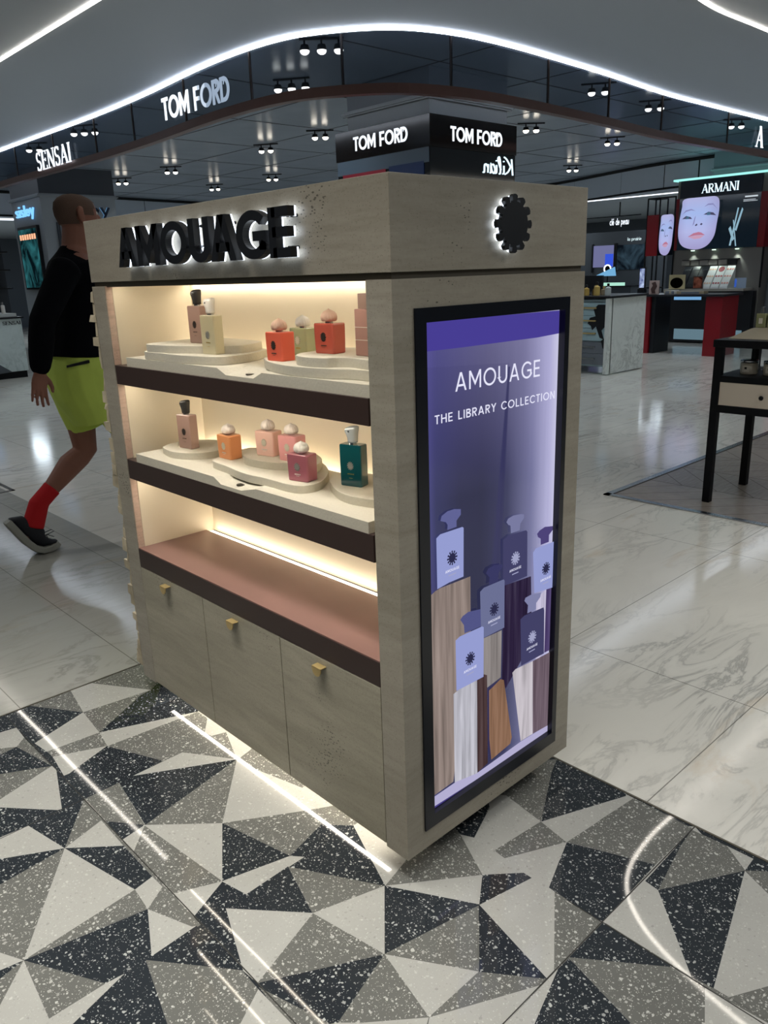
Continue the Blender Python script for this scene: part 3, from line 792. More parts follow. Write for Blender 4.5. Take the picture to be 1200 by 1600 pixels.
# columns
def column(name, x0, y0, w, d, zt, z_mold, m_low, m_up):
    mb = MB(); mb.cur = 0; mb.box(x0, x0 + w, y0, y0 + d, 0, z_mold)
    mb.cur = 1; mb.box(x0, x0 + w, y0, y0 + d, z_mold, zt)
    mb.cur = 0
    for k, (e, a, b) in enumerate(((.03, 0, .014), (.045, .014, .03), (.02, .03, .05))):
        mb.box(x0 - e, x0 + w + e, y0 - e, y0 + d + e, z_mold + a, z_mold + b)
    return struct(mb.build(name, [m_low, m_up]))
column('column', 4.62, 4.25, 1.10, 1.10, 3.06, 2.79, GREYC, GREYP)
column('column.001', 4.10, 12.0, 1.22, 1.22, 3.06, 2.62, GREYC, GREYD)
column('column.002', 12.75, 4.15, 1.2, 1.3, 3.06, 2.75, GREYC, GREYP)

# spotlights of the dark ceiling: small track plates with two or three lamp heads
LAMP = glow('lamp_face', '#fff4e2', 9)
SPOTS = [(3.33, 4.15, 3), (3.92, 5.31, 3), (5.84, 7.27, 2), (5.89, 8.5, 2), (5.89, 11.09, 2), (7.85, 12.96, 2), (7.91, 11.17, 2), (3.32, 8.43, 3), (5.88, 12.79, 2), (6.53, 3.75, 2), (7.78, 5.49, 2),
         (9.73, 5.53, 2), (11.97, 7.68, 2), (7.82, 3.85, 2), (9.9, 3.85, 2), (9.8, 8.2, 2), (3.30, 9.9, 2), (10.6, 9.6, 2)]
for i, (x, y, k) in enumerate(SPOTS):
    g = thing('ceiling_spotlight', 'cluster of three white spotlight heads under the dark glossy ceiling' if k == 3 else 'pair of white spotlight heads under the dark glossy ceiling', 'spotlight', (x, y, 3.05), 'triple ceiling spotlights' if k == 3 else 'twin ceiling spotlights')
    ax = (.6, -.8) if i % 2 else (.75, -.66)
    MB().prism([(x + sx * ax[0] * .17 - sy * .014 * ax[1], y + sx * ax[1] * .17 + sy * .014 * ax[0]) for sx, sy in ((-1, 1), (1, 1), (1, -1), (-1, -1))], 3.036, 3.05).build('mounting_plate', BLACKM, g)
    for j in range(k):
        u = (j - (k - 1) / 2) * .13
        c = (x + ax[0] * u, y + ax[1] * u, 2.96)
        mb = MB(); mb.sm = True
        mb.lathe([(.008, .09), (.008, .045), (.030, .043), (.037, .02), (.038, .006), (.030, .006)], c, 16)
        h = mb.build('lamp_head', BLACKM, g)
        MB().lathe([(.001, .004), (.036, .004), (.035, -.006), (.028, -.016), (.016, -.023), (.001, -.026)], c, 16).build('lamp_lens', LAMP, h)
    spot('spotlight_beam', (x, y, 2.94), (x + RND.uniform(-.3, .3), y + RND.uniform(-.3, .3), 0), 42, (.82, .91, 1), 140, .04)

# ================================================================== DISPLAY KIOSK
D, W, ZB, ZBT, ZHB, ZT = .6164, 1.25, .0664, 1.3193, 1.3312, 1.4970
kiosk = thing('display_kiosk', 'tall travertine perfume kiosk with lit shelves and a backlit poster end', 'kiosk', (D / 2, W / 2, 0))
# header with a thin shadow gap below it
MB().box(0, D, 0, W, ZHB, ZT).build('header', TRAV, kiosk, .0012)
box('shadow_gap', mat('shadow_gap', '#4a4438', .7), (.007, D - .007, .007, W - .007, ZBT - .002, ZHB + .002), kiosk)
# near end panel, with an opening for the light box
FX0, FX1, FZ0, FZ1 = .055, .556, .115, 1.266
mb = MB()
o_ = [(0, ZB), (D, ZB), (D, ZBT), (0, ZBT)]; i_ = [(FX0, FZ0), (FX1, FZ0), (FX1, FZ1), (FX0, FZ1)]
for yy in (0.0, .069):
    b0 = len(mb.v)
    mb.add([(x, yy, z) for x, z in o_ + i_], [(k, (k + 1) % 4, 4 + (k + 1) % 4, 4 + k) for k in range(4)])
mb.add([(x, y, z) for x, z in o_ for y in (0.0, .069)], [(2 * k, 2 * ((k + 1) % 4), 2 * ((k + 1) % 4) + 1, 2 * k + 1) for k in range(4)])
mb.add([(x, y, z) for x, z in i_ for y in (0.0, .069)], [(2 * k, 2 * ((k + 1) % 4), 2 * ((k + 1) % 4) + 1, 2 * k + 1) for k in range(4)])
mb.build('end_panel', TRAV, kiosk)
# far end panel: travertine face, rosy sawn inner edge
MB().box(0, D, 1.170, W, ZB, ZBT).build('end_panel', TRAV, kiosk, .001)
mb = MB()
for z0, z1 in ((.537, .760), (.821, 1.045), (1.1, ZBT)):
    mb.box(.002, .021, 1.1675, 1.1705, z0, z1)
mb.build('inner_edge', TRAVP, kiosk)
# split-stone cladding on the far end
mb = MB()
r2 = random.Random(5)
z = .10
while z < 1.30:
    h = r2.uniform(.018, .045); x = r2.choice((-.001, -.001, .0, .004))
    first = True
    while x < D - .02:
        w_ = r2.uniform(.05, .13); x1 = min(x + w_, D)
        pr = (r2.choice((.006, .018, .028, .036, .044)) if first else r2.choice((.004, .010, .016, .022, .03))) + r2.uniform(0, .006); first = False
        j = lambda: r2.uniform(-.004, .004)
        f = [(x + abs(j()), z + abs(j())), (x1 - abs(j()), z + abs(j())), (x1 - abs(j()) - .003, z + h - abs(j())), (x + abs(j()) + .002, z + h - abs(j()))]
        v = [(p[0], W - .002, p[1]) for p in [(x, z), (x1, z), (x1, z + h), (x, z + h)]] + [(p[0], W + pr + j(), p[1]) for p in f]
        mb.add(v, [(4, 5, 6, 7), (0, 1, 5, 4), (1, 2, 6, 5), (2, 3, 7, 6), (3, 0, 4, 7)])
        x = x1
    z += h
mb.build('split_stone_cladding', ROUGH_STONE, kiosk)
# core, liners, shelves
box('back_core', TRAV, (.286, D, .07, 1.17, ZB, ZBT), kiosk)
mb = MB().box(.270, .286, .07, 1.17, .53, ZBT + .008)
mb.build('back_liner', CREAM, kiosk)
for z0, z1 in ((.530, .761), (.820, 1.045), (1.0995, ZBT + .008)):
    MB().box(.0215, .271, 1.1655, 1.1708, z0, z1).build('side_liner', CREAM, kiosk); MB().box(.02, .271, .069, .0745, z0, z1).build('side_liner', CREAM, kiosk)
box('top_liner', CREAM, (.02, .271, .07, 1.17, ZBT + .004, ZBT + .010), kiosk)
SH1, SH2, WT = (1.045, 1.0995), (.761, .8205), (.476, .537)
for z0, z1 in (SH1, SH2):
    MB().box(.0, .244, .0745, 1.1655, z0, z1).build('shelf', BROWN, kiosk, .001)
mb = MB(); mb.box(.0, .240, .0705, 1.1695, WT[0], WT[1] - .003); mb.cur = 1; mb.box(.0012, .240, .0712, 1.169, WT[1] - .003, WT[1])
mb.build('worktop', [BROWN, COUNTER], kiosk)
# LED strips at the back of each level, under the header and under the shelves
for z in (1.092, .813, .531):
    box('led_strip', WARMLED, (.246, .262, .08, 1.16, z - .004, z), kiosk)
    area('shelf_back_light', (.255, .62, z + .004), (.262, .62, z + 1), .012, 1.05, .5 if z > .6 else .40, WARM).rotation_euler = (math.pi, 0, 0)
box('led_strip', WARMLED, (.250, .268, .075, 1.165, ZBT - .002, ZBT + .004), kiosk)
area('shelf_rear_light', (.258, .62, ZBT - .003), (.258, .62, 0), .016, 1.05, .5, WARM).rotation_euler = (0, 0, 0)
box('led_strip', WARMLED, (.010, .020, .09, 1.15, ZBT - .001, ZBT + .004), kiosk)
area('shelf_top_light', (.015, .62, ZBT - .003), (.15, .62, 0), .010, 1.05, 1.05, WARM).rotation_euler = (0, -.85, 0)
for z in (SH1[0], SH2[0]):
    box('led_strip', WARMLED, (.012, .022, .09, 1.150, z - .003, z), kiosk)
    area('shelf_front_light', (.017, .62, z - .005), (.15, .62, 0), .010, 1.04, 1.05, WARM).rotation_euler = (0, -.80, 0)
# doors with brass half-moon pulls
for i, (y0, y1, hy) in enumerate(((.8045, 1.1685, 1.003), (.4385, .8015, .640), (.0715, .4355, .272))):
    d = MB().box(.0, .019, y0, y1, .0735, .4735).build('door', TRAVD, kiosk, .0006)
    mb = MB()
    half = [(hy + .0165 * math.cos(a), .455 + .021 * math.sin(a) * (1 if math.sin(a) > 0 else 1)) for a in [math.pi + math.pi * k / 14 for k in range(15)]]
    half = [(hy - .0165, .4565)] + half + [(hy + .0165, .4565)]
    mb.prism(half[1:-1] + [(hy + .0165, .4575), (hy - .0165, .4575)], -.0185, -.0160, axis='x')
    mb.box(-.0185, .004, hy - .0165, hy + .0165, .4555, .4578)
    mb.build('pull', BRASS, d, .0004)
box('door_carcass', mat('cabinet_shadow', '#2b261f', .7), (.0195, .286, .0705, 1.1695, ZB + .004, .476), kiosk)
box('base_panel', mat('base_panel', '#8c8474', .6), (.019, D - .01, .01, W - .01, ZB, ZB + .012), kiosk)
box('plinth', mat('plinth_black', '#1b1c1e', .4), (.13, .535, .056, W - .06, 0, ZB + .002), kiosk)
box('under_led', UNDERLED, (.042, .052, .11, 1.176, ZB - .005, ZB), kiosk)
area('under_kiosk_light', (.047, .643, ZB - .007), (.047, .643, 0), .012, 1.06, 1.1, (1, .91, .78)).rotation_euler = (0, 0, 0)
box('under_led', UNDERLED, (D - .052, D - .042, .11, 1.176, ZB - .005, ZB), kiosk)
area('under_kiosk_light', (D - .047, .643, ZB - .007), (D - .047, .643, 0), .012, 1.06, .9, (1, .91, .78)).rotation_euler = (0, 0, 0)

# raised back-lit letters on the header
def face_front(y_left, z0):
    return lambda u, v, d: (-d, y_left - u, z0 + v)
sl = letters('AMOUAGE', face_front(.998, 1.3665), .746, .0955, .013, .030, LETTERB, kiosk, w=.20, track=.09, back=(HALO, .0088, .0125), kern={'UA': -.08, 'AM': -.02, 'AG': -.06})
mb = MB()
for y in (.93, .80, .70, .60, .48, .40, .275, .262):
    for z in (1.385, 1.445):
        mb.tube([(0, y, z), (-.016, y, z)], .0032, 8)
mb.build('letter_stud', BLACK, kiosk)
# sun emblem on the near end of the header
fe = lambda u, v, d: (u, -d, v)
sun(MB(), fe, (.330, 1.416), .0560, .010, .019, inner=.78).build('sun_emblem', LETTERB, kiosk)
sun(MB(), fe, (.330, 1.416), .0535, .004, .0095, inner=.80).build('emblem_halo', HALO, kiosk)

# ---- light box with its printed poster
mb = MB()
iz = [(.085, .147), (.5385, .147), (.5385, 1.2385), (.085, 1.2385)]
oz = [(FX0, FZ0), (FX1, FZ0), (FX1, FZ1), (FX0, FZ1)]
for k in range(4):
    k2 = (k + 1) % 4
    for y in (-.004, .0165):
        mb.add([(oz[k][0], y, oz[k][1]), (oz[k2][0], y, oz[k2][1]), (iz[k2][0], y, iz[k2][1]), (iz[k][0], y, iz[k][1])], [(0, 1, 2, 3)])
    mb.add([(iz[k][0], -.004, iz[k][1]), (iz[k2][0], -.004, iz[k2][1]), (iz[k2][0], .0165, iz[k2][1]), (iz[k][0], .0165, iz[k][1])], [(0, 1, 2, 3)])
    mb.add([(oz[k][0], -.004, oz[k][1]), (oz[k2][0], -.004, oz[k2][1]), (oz[k2][0], .0165, oz[k2][1]), (oz[k][0], .0165, oz[k][1])], [(0, 1, 2, 3)])
mb.build('lightbox_frame', NAVYB, kiosk)
PS = .92
def print_bg():
    m, t, b = new_mat('poster_print'); g = NG(t)
    tc = g.n('TexCoord'); s = g.n('SeparateXYZ'); g.l(tc.outputs['Object'], s.inputs[0])
    x = g.math('DIVIDE', g.math('SUBTRACT', s.outputs[0], .085), .4535)
    z = g.math('DIVIDE', g.math('SUBTRACT', s.outputs[2], .147), 1.0915)
    up = g.ramp(x, [(0, lin('#625ca6')), (.10, lin('#5a5792')), (.45, lin('#706d96')), (.72, lin('#8683ab')), (.93, lin('#bdbae6')), (1, lin('#dedcf8'))])
    lo = g.ramp(x, [(0, lin('#56569a')), (.08, lin('#333760')), (.24, lin('#262942')), (.40, lin('#24273e')), (.60, lin('#3c3e60')), (.80, lin('#7c7da6')), (.95, lin('#c2c0e8')), (1, lin('#d6d4f4'))])
    c = g.mix(g.ramp(z, [(.66, (0, 0, 0)), (.98, (1, 1, 1))]), lo, up)
    mp = g.n('Mapping'); mp.inputs['Scale'].default_value = (110, 1, 5); g.l(tc.outputs['Object'], mp.inputs['Vector'])
    # dark printed streak leaning down the middle of the poster
    xc = g.math('ADD', .358, g.math('MULTIPLY', g.math('SUBTRACT', s.outputs[2], 1.13), .085))
    hw = g.math('ADD', .004, g.math('MULTIPLY', g.math('SUBTRACT', 1.13, s.outputs[2]), .040))
    dd = g.math('DIVIDE', g.math('ABSOLUTE', g.math('SUBTRACT', s.outputs[0], xc)), hw)
    st = g.math('MULTIPLY', g.ramp(dd, [(.45, (1, 1, 1)), (1.0, (0, 0, 0))]), g.ramp(s.outputs[2], [(.0, (1, 1, 1)), (1.10, (1, 1, 1))]))
    st = g.math('MULTIPLY', st, g.math('LESS_THAN', s.outputs[2], 1.128))
    c = g.mix(g.math('MULTIPLY', st, .8), c, lin('#2f2f5a'))
    lp = g.math('MULTIPLY', g.math('LESS_THAN', s.outputs[0], xc), g.math('LESS_THAN', s.outputs[2], g.math('SUBTRACT', 1.158, g.math('MULTIPLY', s.outputs[0], .06))))
    c = g.mix(g.math('MULTIPLY', lp, .16), c, lin('#3c3a6a'))
    nz = g.n('TexNoise', Scale=1.0, Detail=3.0); g.l(mp.outputs[0], nz.inputs['Vector'])
    c = g.mix(g.math('MULTIPLY', nz.outputs['Fac'], .16), c, lin('#3a3868'))
    e = g.n('Emission', Strength=PS); g.l(c, e.inputs[0])
    gl = g.n('BsdfGlossy', Roughness=.12); gl.inputs[0].default_value = (1, 1, 1, 1)
    mx = g.n('MixShader'); mx.inputs[0].default_value = .04
    g.l(e.outputs[0], mx.inputs[1]); g.l(gl.outputs[0], mx.inputs[2]); g.l(mx.outputs[0], t.nodes['Material Output'].inputs['Surface'])
    return m
poster = MB().box(.085, .5385, .0125, .0160, .147, 1.2385).build('poster', print_bg(), kiosk, world=True)
poster.data.transform(Matrix.Translation(world_loc(kiosk))); poster.location = -world_loc(kiosk)
def print_wood(col):
    m, t, b = new_mat('printed_wood'); g = NG(t)
    tc = g.n('TexCoord'); mp = g.n('Mapping'); mp.inputs['Scale'].default_value = (70, 1, 3.5); g.l(tc.outputs['Object'], mp.inputs['Vector'])
    nz = g.n('TexNoise', Scale=1.0, Detail=5.0, Distortion=.4); g.l(mp.outputs[0], nz.inputs['Vector'])
    c = lin(col)
    cc = g.ramp(nz.outputs['Fac'], [(.25, tuple(v * .55 for v in c[:3])), (.48, c), (.75, tuple(min(1, v * 1.35 + .03) for v in c[:3]))])
    e = g.n('Emission', Strength=PS); g.l(cc, e.inputs[0]); g.l(e.outputs[0], t.nodes['Material Output'].inputs['Surface'])
    return m
pk = {}
yl = .0122
for line in POSTER_SHAPES.strip().splitlines():
    nm, c, *pts = line.split()
    pts = [tuple(float(v) for v in p.split(',')) for p in pts]
    pts = [(min(max(a, .0852), .5383), min(max(b, .1472), 1.2383)) for a, b in pts]
    yl -= .00022
    if c + nm not in pk: pk[c + nm] = print_wood(c) if nm == 'printed_log' else glow(nm, c, PS)
    o = MB().prism(pts, yl, yl + .0001, axis='y').build(nm, pk[c + nm], poster, world=False)
EMD, EML = glow('print_dark', '#2f2f4e', PS), glow('print_light', '#a7a9cc', PS)
PTX = glow('print_text', '#e6e6fa', 1.0)
fp = lambda u, v, d: (u, .0122 - d, v)
for (c, k) in POSTER_EMBLEMS:
    sun(MB(), fp, c, .0165, .0074, .0075, inner=.66).build('printed_emblem', EMD if k == 'd' else EML, poster, world=False)
    letters('AMOUAGE', lambda u, v, d, c=c: (c[0] - .022 + u, .0122 - d, c[1] - .030 + v), .044, .0062, .0074, .0075, PTX, poster, w=.16, track=.2, name='printed_lettering', single=True)
    MB().prism([(c[0] - .012, c[1] - .039), (c[0] + .012, c[1] - .039), (c[0] + .012, c[1] - .0365), (c[0] - .012, c[1] - .0365)], .0047, .0048, axis='y').build('printed_caption', EML, poster, world=False)
letters('AMOUAGE', lambda u, v, d: (.182 + u, .0122 - d, 1.0955 + v), .286, .0375, .0006, .0008, PTX, poster, w=.115, track=.20, name='printed_title', single=True)
letters('THE LIBRARY COLLECTION', lambda u, v, d: (.120 + u, .0122 - d, 1.0375 + v), .408, .0180, .0006, .0008, PTX, poster, w=.135, track=.22, name='printed_title', single=True)

# ================================================================== DISPLAY TRAYS
def tray(label, zs, x0, y0, y1, notch, tiers, hid=.012):
    t = thing('display_tray', label, 'display tray', ((x0 + .23) / 2, (y0 + y1) / 2, zs), 'sculpted stone display trays')
    z1 = zs + .025; n0, n1, n2, n3, bx = notch; zl = zs + .010
    xb = .236
    mb = MB()
    # slab top with a wedge-shaped scoop cut into its front edge
    P = [(x0, y1), (x0, n0), (x0, n1), (x0, n2), (x0, n3), (x0, y0), (xb, y0), (xb, y1)]
    b1, b2 = (x0 + bx, n0 - .03), (x0 + bx * .8, n3 + .02)
    V = [(x0, y1, z1), (x0, n0, z1), (b1[0], b1[1], z1), (b2[0], b2[1], z1), (x0, n3, z1), (x0, y0, z1), (xb, y0, z1), (xb, y1, z1),
         (x0, n1, zl), (x0, n2, zl), (x0, y1, zs), (x0, y0, zs), (xb, y0, zs), (xb, y1, zs)]
    mb.add(V, [(0, 1, 2, 7), (2, 3, 6, 7), (3, 4, 5, 6), (1, 8, 2), (8, 9, 3, 2), (9, 4, 3), (0, 10, 11, 5, 4, 9, 8, 1), (5, 11, 12, 6), (6, 12, 13, 7), (7, 13, 10, 0), (10, 13, 12, 11)])
    mb.build('slab', TRAYM, t)
    fy = n2 + (n1 - n2) * .35; fx = x0 + .022
    zc = zl + .0042
    mb = MB(); mb.lathe([(.0005, 0), (.0125, 0), (.0125, .0022), (.0005, .0024)], (fx, fy, zc), 20)
    mb.build('inlaid_medallion', mat('medallion', '#4c463b', .4, .6), t)
    for zt, pts, sub in tiers:
        pts = smooth(pts + [pts[0]], 3)[:-1] if sub else pts
        MB().prism(pts, zt - .021, zt).build('tier', TRAYM, t, .0012)
    return t
tray('low stepped cream stone tray on the upper shelf', 1.0996, .006, .0765, 1.100, (.621, .585, .47, .435, .07),
     [(1.146, [(.008, .985), (.009, .946), (.011, .90), (.006, .845), (.009, .792), (.021, .712), (.032, .675), (.055, .651), (.10, .651), (.15, .668), (.20, .70), (.232, .74), (.232, 1.03), (.06, 1.03), (.02, 1.01)], 1),
      (1.166, [(.010, .977), (.011, .944), (.017, .889), (.028, .842), (.050, .79), (.075, .746), (.091, .712), (.114, .684), (.152, .692), (.20, .72), (.230, .77), (.230, 1.01), (.06, 1.01), (.025, 1.0)], 1),
      (1.146, [(.085, .535), (.053, .483), (.030, .428), (.014, .368), (.010, .32), (.012, .266), (.022, .208), (.04, .165), (.06, .085), (.232, .085), (.232, .52), (.15, .548)], 1),
      (1.166, [(.070, .373), (.039, .347), (.023, .313), (.019, .274), (.027, .232), (.05, .215), (.058, .18), (.060, .10), (.230, .10), (.230, .35), (.15, .38)], 1)])
tray('low stepped cream stone tray on the middle shelf', .8206, .001, .089, 1.105, (.678, .646, .553, .489, .075),
     [(.865, [(.056, 1.042), (.048, 1.014), (.041, .968), (.050, .924), (.071, .89), (.095, .873), (.140, .868), (.19, .90), (.22, .96), (.20, 1.03), (.14, 1.068), (.09, 1.066)], 1),
      (.865, [(.10, .80), (.064, .778), (.051, .754), (.044, .685), (.034, .624), (.029, .565), (.034, .509), (.035, .464), (.035, .412), (.042, .377), (.062, .36), (.094, .361), (.123, .378), (.16, .41), (.20, .46), (.232, .55), (.232, .80), (.16, .82)], 1),
      (.885, [(.12, .70), (.093, .676), (.083, .643), (.083, .609), (.088, .573), (.10, .54), (.118, .51), (.105, .475), (.112, .445), (.15, .44), (.20, .48), (.230, .56), (.230, .70), (.17, .72)], 1),
      (.865, [(.165, .39), (.131, .368), (.10, .323), (.073, .269), (.064, .223), (.069, .182), (.085, .14), (.13, .11), (.19, .11), (.228, .15), (.228, .33), (.20, .385)], 1)])

# ================================================================== PERFUME BOTTLES
CAPBLACK = mat('bottle_cap_black', '#2a2928', .35, coat=.3)
CAPWHITE = mat('bottle_cap_white', '#dedad2', .35)
CAPCREAM = mat('bottle_cap_cream', '#e6dace', .4)
CAPROSE = mat('bottle_cap_rose', '#d9b59e', .35)
CAPSILVER = mat('bottle_cap_silver', '#b9c0c2', .25, .35)
EMB_DARK = mat('emblem_dark', '#4a4440', .35, .5)
EMB_SILVER = mat('emblem_silver', '#c8c6be', .3, .7)
EMB_PALE = mat('emblem_pale', '#d9d2bd', .4, .2)
def rrect(w, d, r, z, n=4, sx=1, sy=1):
    out = []
    for cx, cy, a0 in ((w / 2 - r, d / 2 - r, 0), (-w / 2 + r, d / 2 - r, 90), (-w / 2 + r, -d / 2 + r, 180), (w / 2 - r, -d / 2 + r, 270)):
        for k in range(n + 1):
            a = math.radians(a0 + 90 * k / n)
            out.append(((cx + r * math.cos(a)) * sx, (cy + r * math.sin(a)) * sy, z))
    return out
def bottle(kind, fl, z, yaw, glass, cap, emblem, text, label, group=None):
    """kind 'tall' or 'squat'; fl = front-left foot of the body on its tray, yaw = turn of the face away from the aisle."""
    w, d, h = (.0585, .0285, .097) if kind == 'tall' else (.0625, .0385, .0645)
    a = math.radians(-90 + yaw)
    ca, sa = math.cos(a), math.sin(a)
    cx, cy = fl[0] + ca * w / 2 - sa * d / 2, fl[1] + sa * w / 2 + ca * d / 2
    b = thing('perfume_bottle', label, 'perfume bottle', (cx, cy, z), group, a)
    mb = MB()
    if kind == 'tall':
        secs = [(.0, .93), (.0010, .98), (.003, 1), (.05, 1.0), (h - .003, 1.0), (h - .001, .98), (h, .93)]
    else:
        secs = [(.0, .90), (.0010, .95), (.003, .965), (.03, .99), (.052, 1.0), (h - .003, 1.0), (h - .001, .98), (h, .93)]
    mb.loft([rrect(w * s, d * (s if s > .96 else s), .0030 if kind == 'tall' else .0042, zz) for zz, s in secs])
    mb.build('bottle_body', glass, b, world=False)
    MB().lathe([(.0085, h - .001), (.0085, h + .003), (.0075, h + .0035), (.0075, h + .0065), (.0001, h + .0065)], n=20).build('neck_ring', cap_metal(cap), b, world=False)
    mb = MB(); mb.sm = True
    if kind == 'tall':   # flared pommel: narrow neck widening to a slanting, forward-leaning head
        z0 = h + .004
        for_ = []
        for zz, wx, dy, ox in ((0, .0112, .0096, 0), (.004, .0114, .0098, 0), (.010, .0120, .0100, 0), (.016, .0132, .0106, -.0006), (.021, .0146, .0112, -.0014), (.026, .0164, .0118, -.0020), (.031, .0166, .0118, -.0014), (.0345, .0150, .0108, .0004), (.0365, .010, .008, .0016)):
            for_.append([(ox + wx * math.copysign(abs(math.cos(t)) ** .75, math.cos(t)), dy * math.copysign(abs(math.sin(t)) ** .75, math.sin(t)), z0 + zz + .12 * (ox + wx * math.cos(t)) * (zz / .037)) for t in [2 * math.pi * k / 20 for k in range(20)]])
        mb.loft(for_)
        cp = mb.build('bottle_cap', cap, b, world=False)
        MB().lathe([(.0001, 0), (.0026, 0), (.0022, .001), (.0001, .0012)], n=12).add([], []).build('cap_jewel', CHROME, cp, world=False)
        j = cp.children[0]; j.rotation_euler = (math.pi / 2, 0, 0); j.location = (-.003, -.0112, z0 + .026)
    else:                # fluted onion dome
        z0 = h + .0035
        prof = [(.0006, 0), (.0140, .0), (.0166, .002), (.0178, .006), (.0176, .0105), (.0158, .016), (.0118, .0205), (.0062, .0233), (.0024, .025), (.0003, .0272)]
        mb.lathe([(r, z0 + zz) for r, zz in prof], n=64, ripple=.055, lobes=16, twist=.055)
        mb.build('bottle_cap', cap, b, world=False)
    f = lambda u, v, dd: (u, -d / 2 * (1.0) - dd, v)
    k = .0085 if kind == 'tall' else .0088
    sun(MB(), f, (0, h * .50 if kind == 'tall' else h * .55), k, -.0004, .0010, inner=.70, k=1.15).build('sun_emblem', emblem, b, world=False)
    letters('AMOUAGE', lambda u, v, dd: (u - .009, -d / 2 - dd, v + (h * .29 if kind == 'tall' else h * .25)), .018, .0026, -.0003, .0004, text, b, w=.17, track=.2, name='lettering', single=True, world=False)
    mb = MB(); mb.add([f(-.005, h * .2, .0002), f(.005, h * .2, .0002), f(.005, h * .2 + .0008, .0002), f(-.005, h * .2 + .0008, .0002)], [(0, 1, 2, 3)])
    mb.build('caption_line', text, b, world=False)
    return b
def cap_metal(cap): return CHROME if cap in (CAPWHITE, CAPSILVER, CAPCREAM) else STEEL
def bglass(name, col, trans=0, rough=.28): return mat(name, col, rough, trans=trans, coat=.35)
T_TAUPE, T_IVORY = bglass('taupe_bottle', '#ab8c80'), bglass('ivory_bottle', '#d6cba6', .1)
T_TEAL = mat('teal_bottle', '#0f4a50', .12, coat=.6)
S_RED, S_CORAL, S_GREEN = bglass('orange_red_bottle', '#e86a50'), bglass('coral_bottle', '#e87260', .35, .15), bglass('pale_green_bottle', '#d5dcae', .45, .15)
S_ORANGE, S_BLUSH, S_PINK, S_PLUM = bglass('orange_bottle', '#ea9d66'), bglass('blush_bottle', '#ecc0ae'), bglass('pink_bottle', '#eba6a2'), bglass('plum_bottle', '#a4606c')
TXD, TXL, TXG = mat('text_dark', '#5b4a44', .5), mat('text_light', '#efe8dc', .5), mat('text_gold', '#c7a24e', .35, .6)
G1, G2 = 'perfume bottles on the upper shelf', 'perfume bottles on the middle shelf'
bottle('tall', (.097, .895), 1.166, 4, T_TAUPE, CAPBLACK, EMB_DARK, TXD, 'tall taupe perfume bottle with black cap on the upper shelf, behind the ivory bottle', G1)
bottle('tall', (.057, .767), 1.146, 4, T_IVORY, CAPWHITE, EMB_SILVER, TXG, 'tall ivory perfume bottle with white cap on the upper shelf tray', G1)
bottle('squat', (.050, .475), 1.146, 0, S_RED, CAPROSE, EMB_DARK, TXD, 'squat opaque orange-red perfume bottle with rosy dome cap, left of the coral one', G1)
bottle('squat', (.160, .530), 1.146, 2, S_GREEN, CAPWHITE, EMB_PALE, TXG, 'pale green perfume bottle with white dome cap, half hidden behind the orange-red bottle', G1)
bottle('squat', (.085, .339), 1.166, 3, S_CORAL, CAPROSE, EMB_DARK, TXD, 'translucent coral perfume bottle with rosy dome cap on the upper right tier', G1)
bottle('tall', (.084, .995), .865, 8, T_TAUPE, CAPBLACK, EMB_DARK, TXD, 'tall taupe perfume bottle with black cap at the left of the middle shelf', G2)
bottle('squat', (.085, .787), .865, 1, S_ORANGE, CAPCREAM, EMB_PALE, TXL, 'squat orange perfume bottle with cream dome cap on the middle shelf', G2)
bottle('squat', (.118, .653), .885, 13, S_BLUSH, CAPCREAM, EMB_PALE, TXL, 'squat pale blush perfume bottle with fluted dome cap, between the orange and pink ones', G2)
bottle('squat', (.121, .556), .885, 10, S_PINK, CAPCREAM, EMB_PALE, TXL, 'squat pink perfume bottle behind the plum bottle', G2)
bottle('squat', (.059, .437), .865, 13, S_PLUM, CAPWHITE, EMB_SILVER, TXL, 'squat plum-coloured perfume bottle with white dome cap at the front of the middle shelf', G2)
bottle('tall', (.110, .302), .865, 15, T_TEAL, CAPSILVER, EMB_SILVER, TXG, 'tall teal perfume bottle with silver cap at the right of the middle shelf', G2)
# pinkish bottle at the far right of the upper shelf, half behind the end panel
b = thing('square_bottle', 'tall pinkish bottle with square cap, half hidden behind the right end panel', 'perfume bottle', (.115, .170, 1.166), G1)
PINKB = mat('rosy_taupe_bottle', '#b98e82', .4)
MB().box(.094, .136, .118, .212, 1.166, 1.261).build('bottle_body', PINKB, b, .002)
MB().box(.098, .132, .125, .204, 1.2615, 1.292).build('bottle_cap', mat('taupe_cap', '#9a7e72', .4), b, .001)
mb = MB()
for z in (1.198, 1.224): mb.box(.0933, .137, .1175, .2126, z, z + .0012)
mb.build('band', TXL, b)
sun(MB(), lambda u, v, d: (.094 - d, .165 - u, 1.211 + v), (0, 0), .007, 0, .001).build('sun_emblem', EMB_PALE, b)

